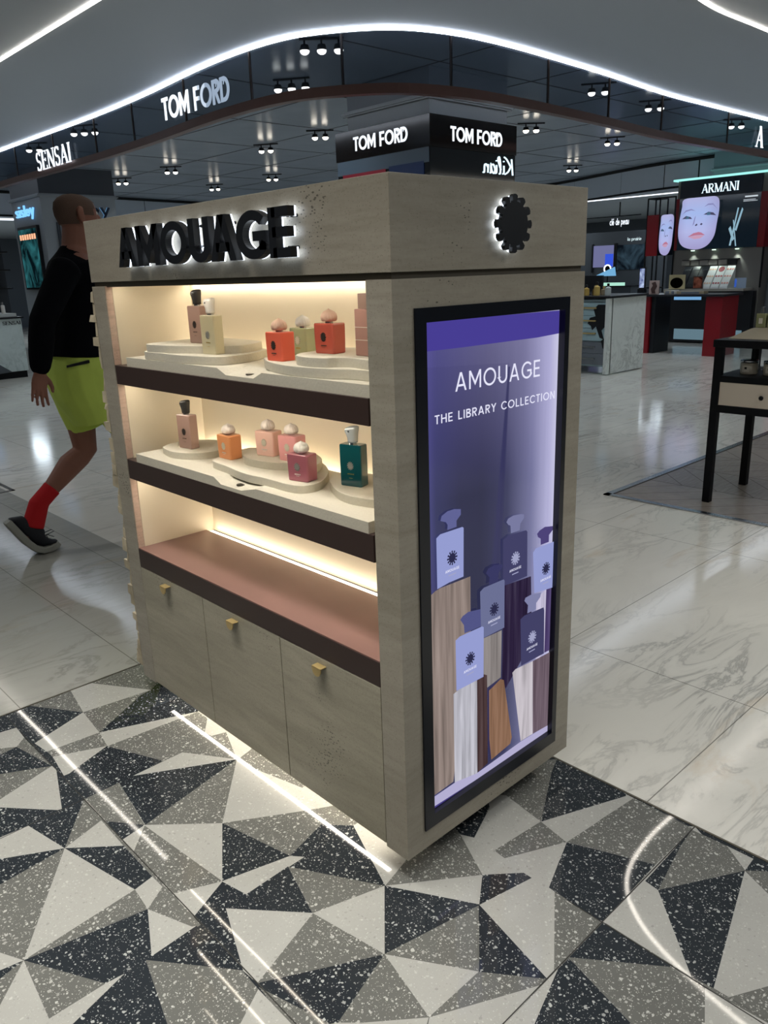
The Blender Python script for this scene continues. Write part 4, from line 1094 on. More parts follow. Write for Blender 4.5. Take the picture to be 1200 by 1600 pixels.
# ================================================================== TOM FORD COLUMN SIGN AND FASCIA SIGNS
SX0, SX1, SY0, SY1 = 4.532, 5.77, 4.165, 5.45
sign = thing('sign_box', 'black gloss sign box around the near grey column, lettered TOM FORD twice', 'sign', ((SX0 + SX1) / 2, (SY0 + SY1) / 2, 2.388))
MB().box(SX0, SX1, SY0, SY1, 2.388, 2.652).build('sign_body', mat('gloss_black_wood', '#15110f', .14, var=.3, vscale=9), sign, .002)
letters('TOM FORD', lambda u, v, d: (4.803 + u, SY0 - d, 2.447 + v), .736, .124, .0, .006, SIGNW, sign, w=.165, track=.09, kern={'TO': -.02})
letters('TOM FORD', lambda u, v, d: (SX0 - d, 5.178 - u, 2.462 + v), .737, .124, .0, .006, SIGNW, sign, w=.165, track=.09, kern={'TO': -.02})
back = thing('column_cladding', 'black glass panel with dim screens below the TOM FORD sign box', 'wall panel', ((SX0 + SX1) / 2, (SY0 + SY1) / 2, 0))
MB().box(SX0 + .01, SX1 - .005, SY0 + .012, SY1 - .01, 1.0, 2.386).build('glass_panel', GLOSSB, back)
box('side_panel', mat('blue_grey_panel', '#4c5a66', .35), (SX0 + .006, SX0 + .012, SY0 + .02, SY1 - .012, 2.26, 2.386), back)
box('red_screen', mat('red_screen', '#6b1622', .3, emit='#7a1528', es=.2), (SX0 + .002, SX0 + .010, 4.75, 5.36, 1.1, 2.262), back)
box('blue_screen', mat('blue_screen', '#14233f', .3, emit='#1b3566', es=.12), (SX0 + .002, SX0 + .010, 4.25, 4.70, 1.1, 2.275), back)
# script sign reflected in the black panel, modelled as glowing mirrored letters
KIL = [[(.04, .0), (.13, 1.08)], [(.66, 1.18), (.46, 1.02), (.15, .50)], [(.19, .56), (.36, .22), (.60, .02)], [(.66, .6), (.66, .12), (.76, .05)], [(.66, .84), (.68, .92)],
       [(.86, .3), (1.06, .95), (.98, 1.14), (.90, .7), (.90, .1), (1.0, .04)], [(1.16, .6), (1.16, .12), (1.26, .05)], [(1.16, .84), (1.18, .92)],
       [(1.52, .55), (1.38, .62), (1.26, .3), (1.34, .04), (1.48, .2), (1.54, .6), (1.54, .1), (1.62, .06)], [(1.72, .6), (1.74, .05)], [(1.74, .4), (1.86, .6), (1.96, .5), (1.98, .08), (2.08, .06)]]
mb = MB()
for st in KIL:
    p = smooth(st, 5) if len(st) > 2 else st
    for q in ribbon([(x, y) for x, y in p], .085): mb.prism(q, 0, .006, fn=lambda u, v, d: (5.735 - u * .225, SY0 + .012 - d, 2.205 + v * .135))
mb.build('reflected_script', SIGNC, back)
t = thing('fascia_sign', 'large white lit TOM FORD letters standing on the curved glass fascia', 'sign', (3.0, 5.4, 2.7))
letters('TOM FORD', lambda u, v, d: (2.955 - d, 5.965 - u, 2.700 + v), 1.09, .182, .0, .008, SIGNW, t, w=.165, track=.09, kern={'TO': -.02})
t = thing('fascia_sign', 'white lit SENSAI letters on the fascia above the walking man', 'sign', (3.0, 8.7, 2.61))
letters('SENSAI', lambda u, v, d: (3.04 - d, 9.215 - u, 2.625 + v), 1.0, .2, .0, .008, SIGNW, t, w=.15, track=.03, serif=True)
t = thing('fascia_sign', 'first letter of a white lit fascia sign at the right picture edge', 'sign', (10.0, 3.45, 2.65))
letters('A', lambda u, v, d: (9.62 + u, 3.47 - d, 2.66 + v), .22, .24, .0, .008, SIGNW, t, w=.17, serif=True)

# ================================================================== LEFT BACKGROUND
# sisley signs on the grey column
t = thing('column_sign', 'small blue lit sisley sign on the narrow left face of the far column', 'sign', (4.08, 12.6, 2.35), 'blue lit column signs')
letters('sisley', lambda u, v, d: (4.095 - d, 13.05 - u, 2.37 + v), .78, .17, .0, .02, glow('sisley_blue', '#7fc4ff', 1.3), t, w=.13, track=.08, back=(glow('sisley_halo', '#3a86e8', .9), -.004, .0))
t = thing('column_sign', 'blue lit sisley sign on the far column, half hidden by the head of the man', 'sign', (4.7, 11.97, 2.35), 'blue lit column signs')
letters('sisley', lambda u, v, d: (4.42 + u, 11.995 - d, 2.37 + v), .78, .17, .0, .02, mat('sisley_dark', '#16263e', .4), t, w=.13, track=.08, back=(glow('sisley_halo_front', '#7fc4ff', 1.5), -.008, -.001))
t = thing('column_poster', 'tall dark lit poster case on the left face of the far column', 'poster', (4.09, 12.6, 1.2))
box('case', BLACK, (4.05, 4.098, 12.18, 13.0, 1.25, 2.22), t)
def screen_art(name, c0, c1, s=.6, scale=3.0):
    m, tr, b = new_mat(name); g = NG(tr); tc = g.n('TexCoord'); nz = g.n('TexNoise', Scale=scale, Detail=4.0, Distortion=1.0); g.l(tc.outputs['Object'], nz.inputs['Vector'])
    c = g.ramp(nz.outputs['Fac'], [(.38, lin(c0)), (.66, lin(c1))]); e = g.n('Emission', Strength=s); g.l(c, e.inputs[0]); g.l(e.outputs[0], tr.nodes['Material Output'].inputs['Surface'])
    return m
box('lit_print', screen_art('teal_print', '#0b1c22', '#3f8f96', .55), (4.046, 4.05, 12.22, 12.96, 1.28, 2.18), t)
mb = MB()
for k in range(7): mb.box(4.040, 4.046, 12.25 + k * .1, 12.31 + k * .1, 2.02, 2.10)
mb.build('warm_reflection_row', glow('warm_row', '#ffb68e', 1.2), t)  # glowing blocks standing in for orange text reflected here
t = thing('framed_panel', 'grey framed panel on the far column beside the head of the man', 'wall panel', (4.6, 11.98, 1.2))
box('frame', GREYD, (4.30, 4.62, 11.96, 11.998, 1.2, 2.25), t); box('inset', mat('pale_inset', '#7e858c', .4), (4.34, 4.58, 11.95, 11.96, 1.24, 2.21), t)
# marble counter with skincare at the far left
cnt = thing('skincare_counter', 'pale marble counter with black edge at the far left, lettered SENSAI', 'counter', (2.9, 11.6, 0))
PALEM = marble('pale_counter_marble', '#bfcbc9', '#8d9a98', '#b5bdb8', None, None, .2, 1.4, False)
mb = MB().box(1.6, 3.30, 11.34, 12.4, .10, .86); mb.build('counter_body', PALEM, cnt, .004)
box('counter_top', BLACK, (1.58, 3.33, 11.31, 12.43, .86, .885), cnt)
box('counter_base', BLACKM, (1.62, 3.28, 11.37, 12.37, 0, .10), cnt)
MB().prism([(1.6, 0.02), (3.05, .10), (2.35, .62), (1.9, .86), (1.6, .86)], 11.31, 11.345, axis='y').build('grey_front_panel', mat('slate_panel', '#4a5056', .4), cnt)
letters('SENSAI', lambda u, v, d: (3.03 + u, 11.338 - d, .775 + v), .26, .05, .0, .004, BLACK, cnt, w=.17, track=-.02, serif=True, single=True, name='counter_lettering')
ds = thing('display_stand', 'pale stepped stand crowded with small bottles on the skincare counter', 'display stand', (2.7, 11.9, .885))
box('plinth_board', mat('pale_board', '#c8ccc8', .4), (1.9, 3.3, 11.5, 12.3, .8855, .93), ds)
bk = thing('backdrop_card', 'grey backdrop card with a small blue screen behind the skincare bottles', 'card', (2.6, 12.3, .8855))
box('card_sheet', screen_art('skincare_card', '#7d8790', '#a8b3ba', .30), (1.9, 3.3, 12.32, 12.36, .8855, 1.45), bk)
box('blue_screen', glow('blue_card', '#86b7f2', .9), (2.92, 3.05, 12.30, 12.32, 1.18, 1.36), bk)
for k in range(16):
    x = 2.30 + (k % 8) * .122 + RND.uniform(-.015, .015); y = 11.62 + (k // 8) * .25
    g = thing('skincare_bottle', 'small pale skincare bottle on the stand at the far left', 'bottle', (x, y, .93), 'skincare bottles on the far left counter')
    h = RND.uniform(.10, .26); c = RND.choice((WHITE, T_TAUPE, CAPWHITE, mat('skincare_pink', '#b98d86', .35)))
    MB().lathe([(.0005, 0), (.028, 0), (.028, h * .7), (.012, h * .75), (.012, h * .76)], (x, y, .93), 12).build('bottle_body', c, g)
    MB().lathe([(.0005, h * .76), (.014, h * .76), (.014, h), (.0005, h)], (x, y, .93), 12).build('bottle_cap', CHROME, g)
# dark wall shelving far left
t = thing('wall_shelving', 'dark shelving bay behind the far left counter', 'shelving', (3.4, 17.2, 0))
box('back_board', GREYD, (2.0, 5.2, 17.3, 17.4, 0, 2.35), t)
for z in (1.25, 1.62, 1.98): box('shelf', BLACK, (2.0, 5.2, 16.95, 17.3, z, z + .03), t)
for k in range(7):
    g = thing('boxed_product', 'small dark boxed product on the shelving bay behind the far left counter', 'box', (2.6 + k * .33, 17.1, 1.28), 'boxed products on the far left shelves')
    h = RND.uniform(.12, .28); MB().box(2.5 + k * .33, 2.7 + k * .33, 17.02, 17.2, 1.2805, 1.28 + h).build('carton', mat('carton_wine', '#4a2026', .5) if k % 2 else GREYP, g); MB().box(2.52 + k * .33, 2.68 + k * .33, 17.015, 17.02, 1.30, 1.26 + h).build('carton_label', GREYD, g)

# ================================================================== BLACK CONSOLE TABLE, RIGHT
tb = thing('console_table', 'black metal console table with a cream drawer and open shelf, on the herringbone floor', 'table', (3.55, .5, 0))
TX0, TX1, TY0, TY1, L_ = 3.30, 3.835, -.30, .895, .042
for x, y in ((TX0, TY1 - L_), (TX1 - L_, TY1 - L_), (TX0, TY0), (TX1 - L_, TY0)):
    MB().box(x, x + L_, y, y + L_, 0.0026, .882).build('leg', BLACKM, tb, .002)
MB().box(TX0 - .012, TX1 + .01, TY0 - .01, TY1 + .006, .882, .922).build('table_top', BLACKM, tb, .003)
MB().box(TX0 + .004, TX1 - .004, TY0 + .004, TY1 - .004, .694, .728).build('lower_shelf', BLACKM, tb, .002)
mb = MB().box(TX0 + .003, TX0 + .038, TY0 + L_, TY1 - L_, .526, .566).box(TX1 - .038, TX1 - .003, TY0 + L_, TY1 - L_, .526, .566).box(TX0 + L_, TX1 - L_, TY1 - .038, TY1 - .003, .526, .566).box(TX0 + L_, TX1 - L_, TY0 + .003, TY0 + .038, .526, .566)
mb.build('apron_rail', BLACKM, tb)
dr = MB().box(TX0 + .006, TX1 - .05, TY0 + L_ + .004, TY1 - L_ - .002, .568, .693).build('drawer', mat('cream_drawer', '#cabeae', .5), tb)
mb = MB(); mb.sm = True
kn = [(.004, 0), (.004, .012), (.0105, .016), (.0125, .023), (.008, .028), (.0005, .029)]
mb.loft([[(TX0 + .006 - a, .616 + r * math.cos(2 * math.pi * k / 14), .627 + r * math.sin(2 * math.pi * k / 14)) for k in range(14)] for r, a in kn]); mb.build('knob', BLACKM, dr)
MB().box(TX0 + .05, TX1 - .05, TY1 - .022, TY1 - .018, .729, .881).build('side_glass', CLEAR, tb)
LABELP = mat('cream_label', '#e6dfcf', .6)
for i, (cy, lab) in enumerate(((.765, 'glass candle with silver lid on the console shelf, left one of the pair'), (.640, 'glass candle with silver lid on the console shelf, right one of the pair'))):
    c = thing('candle_jar', lab, 'candle', (3.46, cy, .7285), 'glass candles on the console shelf')
    p = (3.46, cy, .7285); mb = MB(); mb.sm = True
    mb.lathe([(.0005, 0), (.043, 0), (.046, .004), (.046, .062), (.0005, .062)], p, 28); mb.build('glass_jar', mat('candle_glass', '#cfc6b2', .15, coat=.5), c)
    mb = MB(); mb.sm = True; mb.lathe([(.0005, .062), (.047, .062), (.047, .074), (.044, .0765), (.0005, .0765)], p, 28); mb.build('lid', CHROME, c)
    mb = MB(); mb.add([(3.46 - .0468 * math.cos(a), cy + .0468 * math.sin(a), z) for a in (-.42, -.2, 0, .2, .42) for z in (.742, .778)], [(2 * k, 2 * k + 2, 2 * k + 3, 2 * k + 1) for k in range(4)]); lb = mb.build('paper_label', LABELP, c)
    MB().box(3.4125, 3.4135, cy - .006, cy + .006, .757, .769).build('printed_mark', BLACK, lb)
st = thing('tasting_tray', 'low taupe wedge-shaped stand on the console table top', 'stand', (3.56, .45, .922))
mb = MB(); mb.loft([[(3.37, .86, .9225), (3.80, .86, .9225), (3.80, -.2, .9225), (3.37, -.2, .9225)], [(3.52, .80, .968), (3.76, .80, .968), (3.76, -.15, .968), (3.52, -.15, .968)]]); mb.build('wedge', mat('taupe_stand', '#8f8672', .6), st, .002)
GREENP = mat('olive_glass', '#9a9c74', .12, coat=.5)
for k in range(3):
    y = .775 - k * .062
    lab = ['square olive glass cologne bottle on the taupe stand, leftmost of its row', 'square olive glass cologne bottle on the taupe stand, second from the left', 'square olive glass cologne bottle on the taupe stand, third from the left', 'square olive glass cologne bottle on the taupe stand, fourth from the left', 'square olive glass cologne bottle on the taupe stand, fifth from the left'][k]
    b = thing('cologne_bottle', lab, 'perfume bottle', (3.60, y, .968), 'olive cologne bottles on the taupe stand')
    MB().box(3.575, 3.625, y - .026, y + .026, .9685, 1.045).build('bottle_body', GREENP, b, .003)
    MB().lathe([(.0005, 1.045), (.011, 1.045), (.0115, 1.078), (.0005, 1.08)], (3.60, y, 0), 14).build('bottle_cap', STEEL, b)
    MB().box(3.5742, 3.5750, y - .010, y + .010, .99, 1.02).build('paper_label', LABELP, b)

# ================================================================== MARBLE SERVICE COUNTER
WM = marble('white_veined_marble', '#dde2de', '#6d7272', '#c6c7bf', None, None, .2, 2.2, False, 1.1)
mc = thing('marble_counter', 'white veined marble counter with lit drawer front and black top', 'counter', (8.2, 4.8, 0))
MB().box(7.88, 8.70, 4.29, 4.33, 0.012, .935).build('marble_side', WM, mc, .003)
MB().box(7.82, 7.90, 4.29, 4.345, 0.012, .935).build('marble_edge', WM, mc)
MB().box(7.86, 8.70, 4.33, 6.2, .10, .92).build('counter_body', mat('counter_blue_grey', '#8fa4ab', .35), mc)
MB().box(7.81, 8.72, 4.27, 6.2, .935, .962).build('counter_top', BLACK, mc, .002)
for k in range(3):
    d = MB().box(7.842, 7.86, 4.35, 5.1, .42 + k * .155, .57 + k * .155).build('drawer', mat('pale_drawer', '#9fb9c0', .3), mc)
    MB().box(7.826, 7.842, 4.48, 4.66, .50 + k * .155, .518 + k * .155).build('drawer_pull', BRASS, d)
for k in range(2):
    d = MB().box(7.842, 7.86, 4.35, 5.1, .12 + k * .145, .26 + k * .145).build('drawer', GREYP, mc)
    MB().box(7.826, 7.842, 4.48, 4.66, .19 + k * .145, .205 + k * .145).build('drawer_pull', STEEL, d)
mb = MB(); mb.prism([(4.345, .86), (4.46, .86), (4.52, .80), (4.49, .72), (4.57, .70), (4.60, .63), (4.55, .60), (4.53, .55), (4.48, .60), (4.42, .46), (4.36, .44), (4.40, .55), (4.345, .60)], 7.836, 7.8415, axis='x'); mb.build('black_flower_print', BLACK, mc)
mb = MB(); mb.prism([(4.345, .46), (4.40, .42), (4.37, .33), (4.345, .32)], 7.836, 7.8415, axis='x'); mb.build('black_flower_print', BLACK, mc)
COUNTERB = [(8.05, 4.85, .13, '#23262c'), (8.0, 4.74, .12, '#b89a55'), (8.08, 4.66, .11, '#6e5a33'), (8.02, 4.60, .15, '#c4a75e'), (8.1, 4.55, .10, '#8b7f6a'), (8.05, 4.46, .13, '#b9c0bd'), (8.0, 4.93, .17, '#2b2830')]
for i, (x, y, h, c) in enumerate(COUNTERB):
    labs = ['dark square perfume bottle on the marble counter, beside the golden row', 'amber perfume bottle standing first in the golden row on the marble counter', 'low brown perfume bottle on the marble counter', 'tall golden perfume bottle on the marble counter', 'small grey-brown bottle on the marble counter', 'clear silver perfume bottle near the marble counter corner', 'tall dark bottle at the kiosk side of the marble counter']
    b = thing('perfume_bottle', labs[i], 'perfume bottle', (x, y, .962), 'bottles on the marble counter')
    m = mat('counter_bottle', c, .2, coat=.5)
    MB().lathe([(.0005, .9625), (.038, .9625), (.040, .967), (.038, .962 + h * .7), (.014, .962 + h * .8), (.012, .962 + h * .86)], (x, y, 0), 14).build('bottle_body', m, b)
    MB().lathe([(.0005, .962 + h * .86), (.016, .962 + h * .86), (.016, .962 + h * 1.1), (.0005, .962 + h * 1.12)], (x, y, 0), 14).build('bottle_cap', BLACK if i % 2 else BRASS, b)
mo = thing('till_monitor', 'dark till monitor with a pale blue screen on the marble counter', 'monitor', (8.35, 5.0, .962))
box('monitor_base', BLACKM, (8.25, 8.5, 4.9, 5.1, .9625, .975), mo); box('monitor_neck', BLACKM, (8.36, 8.40, 4.97, 5.03, .975, 1.16), mo)
MB().box(8.32, 8.36, 4.72, 5.22, 1.0, 1.20).build('monitor_back', BLACK, mo)
MB().prism([(4.58, 1.19), (4.74, 1.19), (4.86, 1.20), (4.60, 1.30)], 8.40, 8.42, axis='x').build('blue_screen', glow('till_screen', '#7fc0ee', .8), mo)

# ================================================================== ARMANI MAKE-UP BAY
AX = 12.35
SKIN_AD = None
def face_art(parent, y0, y1, z0, z1, x, name):
    """Flat printed face on a lit screen: y0 is its left side as seen, y1 its right."""
    P = lambda u, v, d: (x - d, y0 + (y1 - y0) * u, z0 + (z1 - z0) * v)
    m, t, b = new_mat('face_print'); g = NG(t); tc = g.n('TexCoord'); sp = g.n('SeparateXYZ'); g.l(tc.outputs['Generated'], sp.inputs[0])
    c = g.ramp(sp.outputs[2], [(0, lin('#a09ac8')), (.35, lin('#b3b8e6')), (.7, lin('#a3b8ea')), (1, lin('#b0b2dc'))])
    c = g.mix(g.ramp(sp.outputs[1], [(.0, (.45, .45, .45)), (.35, (0, 0, 0)), (.8, (0, 0, 0)), (1, (.35, .35, .35))]), c, lin('#8d7fae'))
    e = g.n('Emission', Strength=1.0); g.l(c, e.inputs[0]); g.l(e.outputs[0], t.nodes['Material Output'].inputs['Surface'])
    outline = smooth([(.06, .86), (.10, 1.0), (.5, 1.02), (.92, 1.0), (1.0, .80), (.97, .5), (.93, .25), (.80, .08), (.62, .0), (.40, -.01), (.14, .06), (.02, .22), (.0, .5), (.06, .86)], 4)
    f = MB().prism(outline, 0, .002, fn=P).build('printed_face', m, parent)
    dk, lp, ir, nb = glow('print_brow', '#53506e', .8), glow('print_lip', '#c07c96', .9), glow('print_iris', '#4f7f9c', .85), glow('print_shade', '#8e90c2', .9)
    for pts, mm in (([(.08, .70), (.16, .78), (.30, .80), (.42, .755), (.30, .775), (.17, .75)], nb), ([(.62, .82), (.72, .88), (.84, .88), (.96, .76), (.84, .85), (.72, .85)], nb),
                    ([(.08, .61), (.18, .67), (.30, .64), (.34, .60), (.2, .61)], dk), ([(.62, .67), (.74, .72), (.86, .70), (.94, .64), (.78, .66)], dk),
                    ([(.17, .605), (.25, .605), (.26, .645), (.21, .665), (.16, .645)], ir), ([(.71, .655), (.79, .655), (.80, .695), (.75, .715), (.70, .695)], ir),
                    ([(.42, .47), (.47, .505), (.49, .475), (.45, .455)], dk), ([(.55, .48), (.58, .51), (.62, .49), (.59, .465)], dk),
                    ([(.26, .245), (.40, .315), (.47, .325), (.53, .335), (.60, .32), (.70, .265), (.58, .27), (.46, .27)], lp), ([(.28, .24), (.46, .265), (.68, .26), (.58, .205), (.44, .195)], glow('print_lip_low', '#cfa2bd', .9)),
                    ([(.40, .62), (.43, .66), (.40, .50), (.36, .46)], nb)):
        MB().prism(pts, .003, .004, fn=P).build('printed_feature', mm, f)
    return f
bay = thing('makeup_bay', 'dark make-up wall bay with large face screen, ARMANI letters and mint light strip', 'wall display', (12.6, 5.1, 0))
MB().box(AX, AX + .3, 4.36, 5.84, 0, 2.64).build('bay_body', mat('bay_grey', '#6f6c68', .4), bay)
MB().box(AX - .03, AX, 4.45, 5.785, 2.338, 2.61).build('sign_panel', mat('navy_sign', '#0a1c2c', .3), bay)
MB().box(AX - .05, AX + .3, 4.28, 5.91, 2.615, 2.645).build('mint_light_strip', glow('mint_led', '#9ff0e6', 1.2), bay)
letters('ARMANI', lambda u, v, d: (AX - .03 - d, 5.418 - u, 2.395 + v), .615, .135, .0, .006, SIGNC, bay, w=.15, track=.0, serif=True)
scr = MB().box(AX - .025, AX, 4.45, 5.785, 1.525, 2.335).build('screen', mat('dark_screen', '#0b121a', .08, emit='#16222c', es=.5), bay)
face_art(scr, 5.775, 5.10, 1.535, 2.325, AX - .026, 'large')
TUBE = glow('print_tube', '#9cc4d8', .8)
for pts in ([(4.80, 2.13), (4.78, 2.13), (4.86, 1.56), (4.89, 1.56)], [(4.73, 2.13), (4.71, 2.10), (4.79, 1.78), (4.82, 1.80)], [(4.86, 1.95), (4.845, 1.95), (4.77, 1.55), (4.79, 1.55)], [(4.92, 1.82), (4.89, 1.86), (4.81, 1.66), (4.84, 1.63)]):
    MB().prism(pts, AX - .0275, AX - .0255, axis='x').build('printed_tube', TUBE, scr)
for y0, y1, z in ((4.70, 4.50, 2.275), (4.72, 4.53, 2.235), (4.72, 4.50, 2.215)):
    MB().box(AX - .0275, AX - .0255, y1, y0, z, z + (.022 if z > 2.25 else .008)).build('printed_caption', glow('print_caption', '#dfe9f2', .8), scr)
for y0, y1 in ((5.785, 5.86), (4.34, 4.45)):
    MB().box(AX - .02, AX + .2, y0, y1, 1.52, 2.34).build('red_edge_panel', RED, bay)
for y in (5.845, 4.345): MB().box(AX - .02, AX + .02, y - .008, y + .008, .9, 1.52).build('black_upright', BLACKM, bay)
for y in (5.48, 5.12, 4.74):
    MB().lathe([(.0005, 1.512), (.03, 1.512), (.03, 1.50), (.0005, 1.499)], (AX - .05, y, 0), 12).build('bay_downlight', glow('green_white_lamp', '#d8ffe6', 2.5), bay)
    spot('bay_spot', (AX - .06, y, 1.49), (AX - .02, y, .9), 6.0, (.85, 1, .9), 80, .02)
mb = MB().box(AX - .35, AX, 4.45, 5.80, .86, .90); mb.build('bay_shelf', mat('bay_shelf', '#8f8d86', .35), bay)
mb = MB().box(AX - .04, AX, 4.70, 5.66, 1.35, 1.36); mb.build('ledge', BLACKM, bay)
for k in range(6):
    y = 5.60 - k * .158
    MB().box(AX - .03, AX - .001, y - .07, y + .07, 1.27, 1.345).build('shade_card', mat('shade_card', '#8d8984', .5) if k < 5 else BLACK, bay)
base = thing('makeup_cabinet', 'black low cabinet with blue lit niches under the make-up bay', 'cabinet', (12.3, 5.1, 0))
MB().box(12.20, AX - .001, 4.38, 5.83, .02, .855).build('cabinet_body', BLACK, base)
box('lit_niche', glow('blue_niche', '#7fb6e6', .8), (12.194, 12.20, 5.22, 5.70, .715, .775), base)
box('lit_niche', glow('blue_niche_small', '#7fb6e6', .8), (12.194, 12.20, 4.62, 4.90, .705, .785), base)
m_, t_, b_ = new_mat('lit_toe_kick'); g_ = NG(t_); tc_ = g_.n('TexCoord'); sp_ = g_.n('SeparateXYZ'); g_.l(tc_.outputs['Generated'], sp_.inputs[0])
box('lit_toe_kick', glow('toe_kick', '#8fb3c4', .42), (12.194, 12.20, 4.5, 5.66, .06, .235), base)
# tester trays on the bay: six slanting palettes in two rows
for k in range(6):
    y = 5.53 - k * .145
    mats_ = ('#141820', '#10141c', '#151a24', '#c9a58d', '#9c3d44', '#c2847c')
    t = thing('tester_tray', ['dark tester tray, leftmost on the make-up bay', 'dark tester tray, second from the left on the make-up bay', 'dark tester tray, third from the left on the make-up bay', 'pale tester tray with peach discs on the make-up bay', 'pale tester tray with one large wine disc on the make-up bay', 'pale tester tray with rosy dots at the right of the make-up bay'][k], 'tester tray', (AX - .15, y, .90), 'slanting tester trays on the make-up bay')
    mb = MB(); mb.loft([[(AX - .30, y - .068, .9005), (AX - .30, y + .068, .9005), (AX - .03, y + .068, .9005), (AX - .03, y - .068, .9005)], [(AX - .29, y - .066, .93), (AX - .29, y + .066, .93), (AX - .03, y + .066, 1.25), (AX - .03, y - .066, 1.25)]])
    mb.build('tray_board', WHITE if k > 2 else BLACK, t)
    pw = mat('powder', mats_[k], .6); mb = MB()
    for r in range(3):
        for c in range(3 if k != 4 or r != 2 else 1):
            u = (r + .5) / 3; yy = y + (.042 - c * .042 if not (k == 4 and r == 2) else 0); rr = .017 if not (k == 4 and r == 2) else .05
            sl_ = (.26 / .4123, .32 / .4123); c0 = (AX - .29 + .26 * u, yy, .93 + .32 * u)
            mb.prism([(rr * math.cos(2 * math.pi * q / 12), rr * math.sin(2 * math.pi * q / 12)) for q in range(12)], -.002, .004, fn=lambda a, b, d_: (c0[0] + b * sl_[0] - d_ * sl_[1], c0[1] + a, c0[2] + b * sl_[1] + d_ * sl_[0]))
    mb.build('powder_pans', pw, t)
t = thing('tabletop_mirror', 'oval mirror with cream backing on the make-up counter', 'mirror', (11.9, 5.55, .90))
MB().box(11.98, 12.0, 5.42, 5.70, .9005, 1.13).build('backing_card', mat('cream_backing', '#c9bd92', .5), t)
mb = MB(); mb.prism([(5.56 + .11 * math.cos(a), 1.0 + .085 * math.sin(a)) for a in [2 * math.pi * k / 24 for k in range(24)]], 11.965, 11.98, axis='x'); mb.build('mirror_glass', mat('smoky_mirror', '#3f4238', .08, 1), t)
t = thing('picture_card', 'dark red picture card in a frame standing on the make-up bay', 'card', (12.0, 5.2, .90))
MB().box(12.02, 12.04, 5.13, 5.30, .9005, 1.10).build('frame', BROWN, t); MB().box(12.015, 12.02, 5.145, 5.285, .915, 1.085).build('picture', screen_art('brown_picture', '#3a1c18', '#a86b58', .35, 8), t)
t = thing('info_card', 'pale blue information card at the right of the make-up bay', 'card', (12.1, 4.58, .90))
MB().box(12.12, 12.13, 4.47, 4.66, .9005, 1.06).build('card_sheet', mat('card_sheet', '#9fb0c6', .4), t); MB().box(12.115, 12.12, 4.62, 4.65, .92, 1.04).build('blue_strip', glow('blue_strip', '#3f66c8', .7), t)

# red-legged counter in front of the bay
rc = thing('red_leg_counter', 'black make-up counter with glossy red upright panels as legs', 'counter', (10.7, 4.7, 0))
MB().box(10.35, 11.0, 4.02, 5.32, .845, .875).build('counter_top', BLACK, rc, .002)
MB().box(10.42, 10.95, 4.06, 4.30, .0, .845).build('red_panel', RED, rc); MB().box(10.42, 10.95, 5.17, 5.25, .0, .845).build('red_panel', RED, rc)
MB().box(10.46, 10.93, 5.10, 5.168, .0, .845).build('black_panel', BLACK, rc)
for k, (y, w_, h, c, lab) in enumerate(((5.2, .16, .20, '#a8938c', 'framed portrait card standing on the red-legged counter'), (4.98, .10, .05, '#b8ad95', 'low cream box beside the portrait card on the red-legged counter'), (4.62, .42, .04, '#9a8f76', 'long low cream tray on the red-legged counter'), (4.89, .06, .05, '#d8d6d0', 'small white cube on the red-legged counter'))):
    t = thing(('portrait_card', 'cream_box', 'cream_tray', 'white_cube')[k], lab, ('card', 'box', 'tray', 'box')[k], (10.6, y, .875))
    MB().box(10.56, 10.56 + (.02 if k == 0 else .14), y - w_ / 2, y + w_ / 2, .8755, .875 + h).build('board', mat('counter_item', c, .5), t, .002)
    if k == 0: MB().prism([(y + .03, .89), (y + .05, .95), (y + .02, 1.0), (y + .04, 1.04), (y - .02, 1.06), (y - .05, .99), (y - .02, .93), (y - .03, .89)], 10.556, 10.5598, axis='x').build('printed_figure', mat('figure_dark', '#46302c', .5), t)
    else: MB().box(10.555, 10.56, y - w_ / 3, y + w_ / 3, .88, .87 + h).build('front_label', GREYP, t)
# tall black frame with a red panel and a narrow face screen
fr = thing('display_tower', 'tall open black metal frame holding a red panel and a narrow face screen', 'display frame', (11.6, 5.65, 0))
mb = MB()
for x, y in ((11.5, 5.90), (11.5, 5.69), (11.75, 5.90), (11.75, 5.69)): mb.box(x - .009, x + .009, y - .009, y + .009, 0, 2.32)
for z in (2.31, .93): mb.box(11.49, 11.51, 5.69, 5.90, z, z + .02).box(11.74, 11.76, 5.69, 5.90, z, z + .02).box(11.5, 11.75, 5.89, 5.91, z, z + .02).box(11.5, 11.75, 5.68, 5.70, z, z + .02)
mb.box(11.5, 11.52, 5.43, 5.69, 2.31, 2.33).box(11.5, 11.52, 5.425, 5.443, 2.05, 2.33)
mb.build('metal_frame', BLACKM, fr)
MB().box(11.485, 11.53, 5.69, 5.89, 1.44, 2.07).build('red_panel', RED, fr)
s2 = MB().box(11.49, 11.53, 5.425, 5.675, 1.445, 2.06).build('narrow_screen', mat('narrow_dark_screen', '#0b121a', .1), fr)
face_art(s2, 5.668, 5.432, 1.45, 2.05, 11.489, 'small')
t = thing('light_box', 'small lit blue-white advertising light box on an added support', 'light box', (11.3, 5.82, 0))
box('lit_face', screen_art('blue_white_art', '#3a4a8a', '#cfe0ff', .9, 6), (11.29, 11.30, 5.78, 5.86, .95, 1.25), t); box('housing', BLACK, (11.30, 11.34, 5.77, 5.87, .93, 1.27), t); box('added_support', BLACKM, (11.28, 11.36, 5.76, 5.88, 0, .93), t)  # support added under the light box, which had nothing beneath it

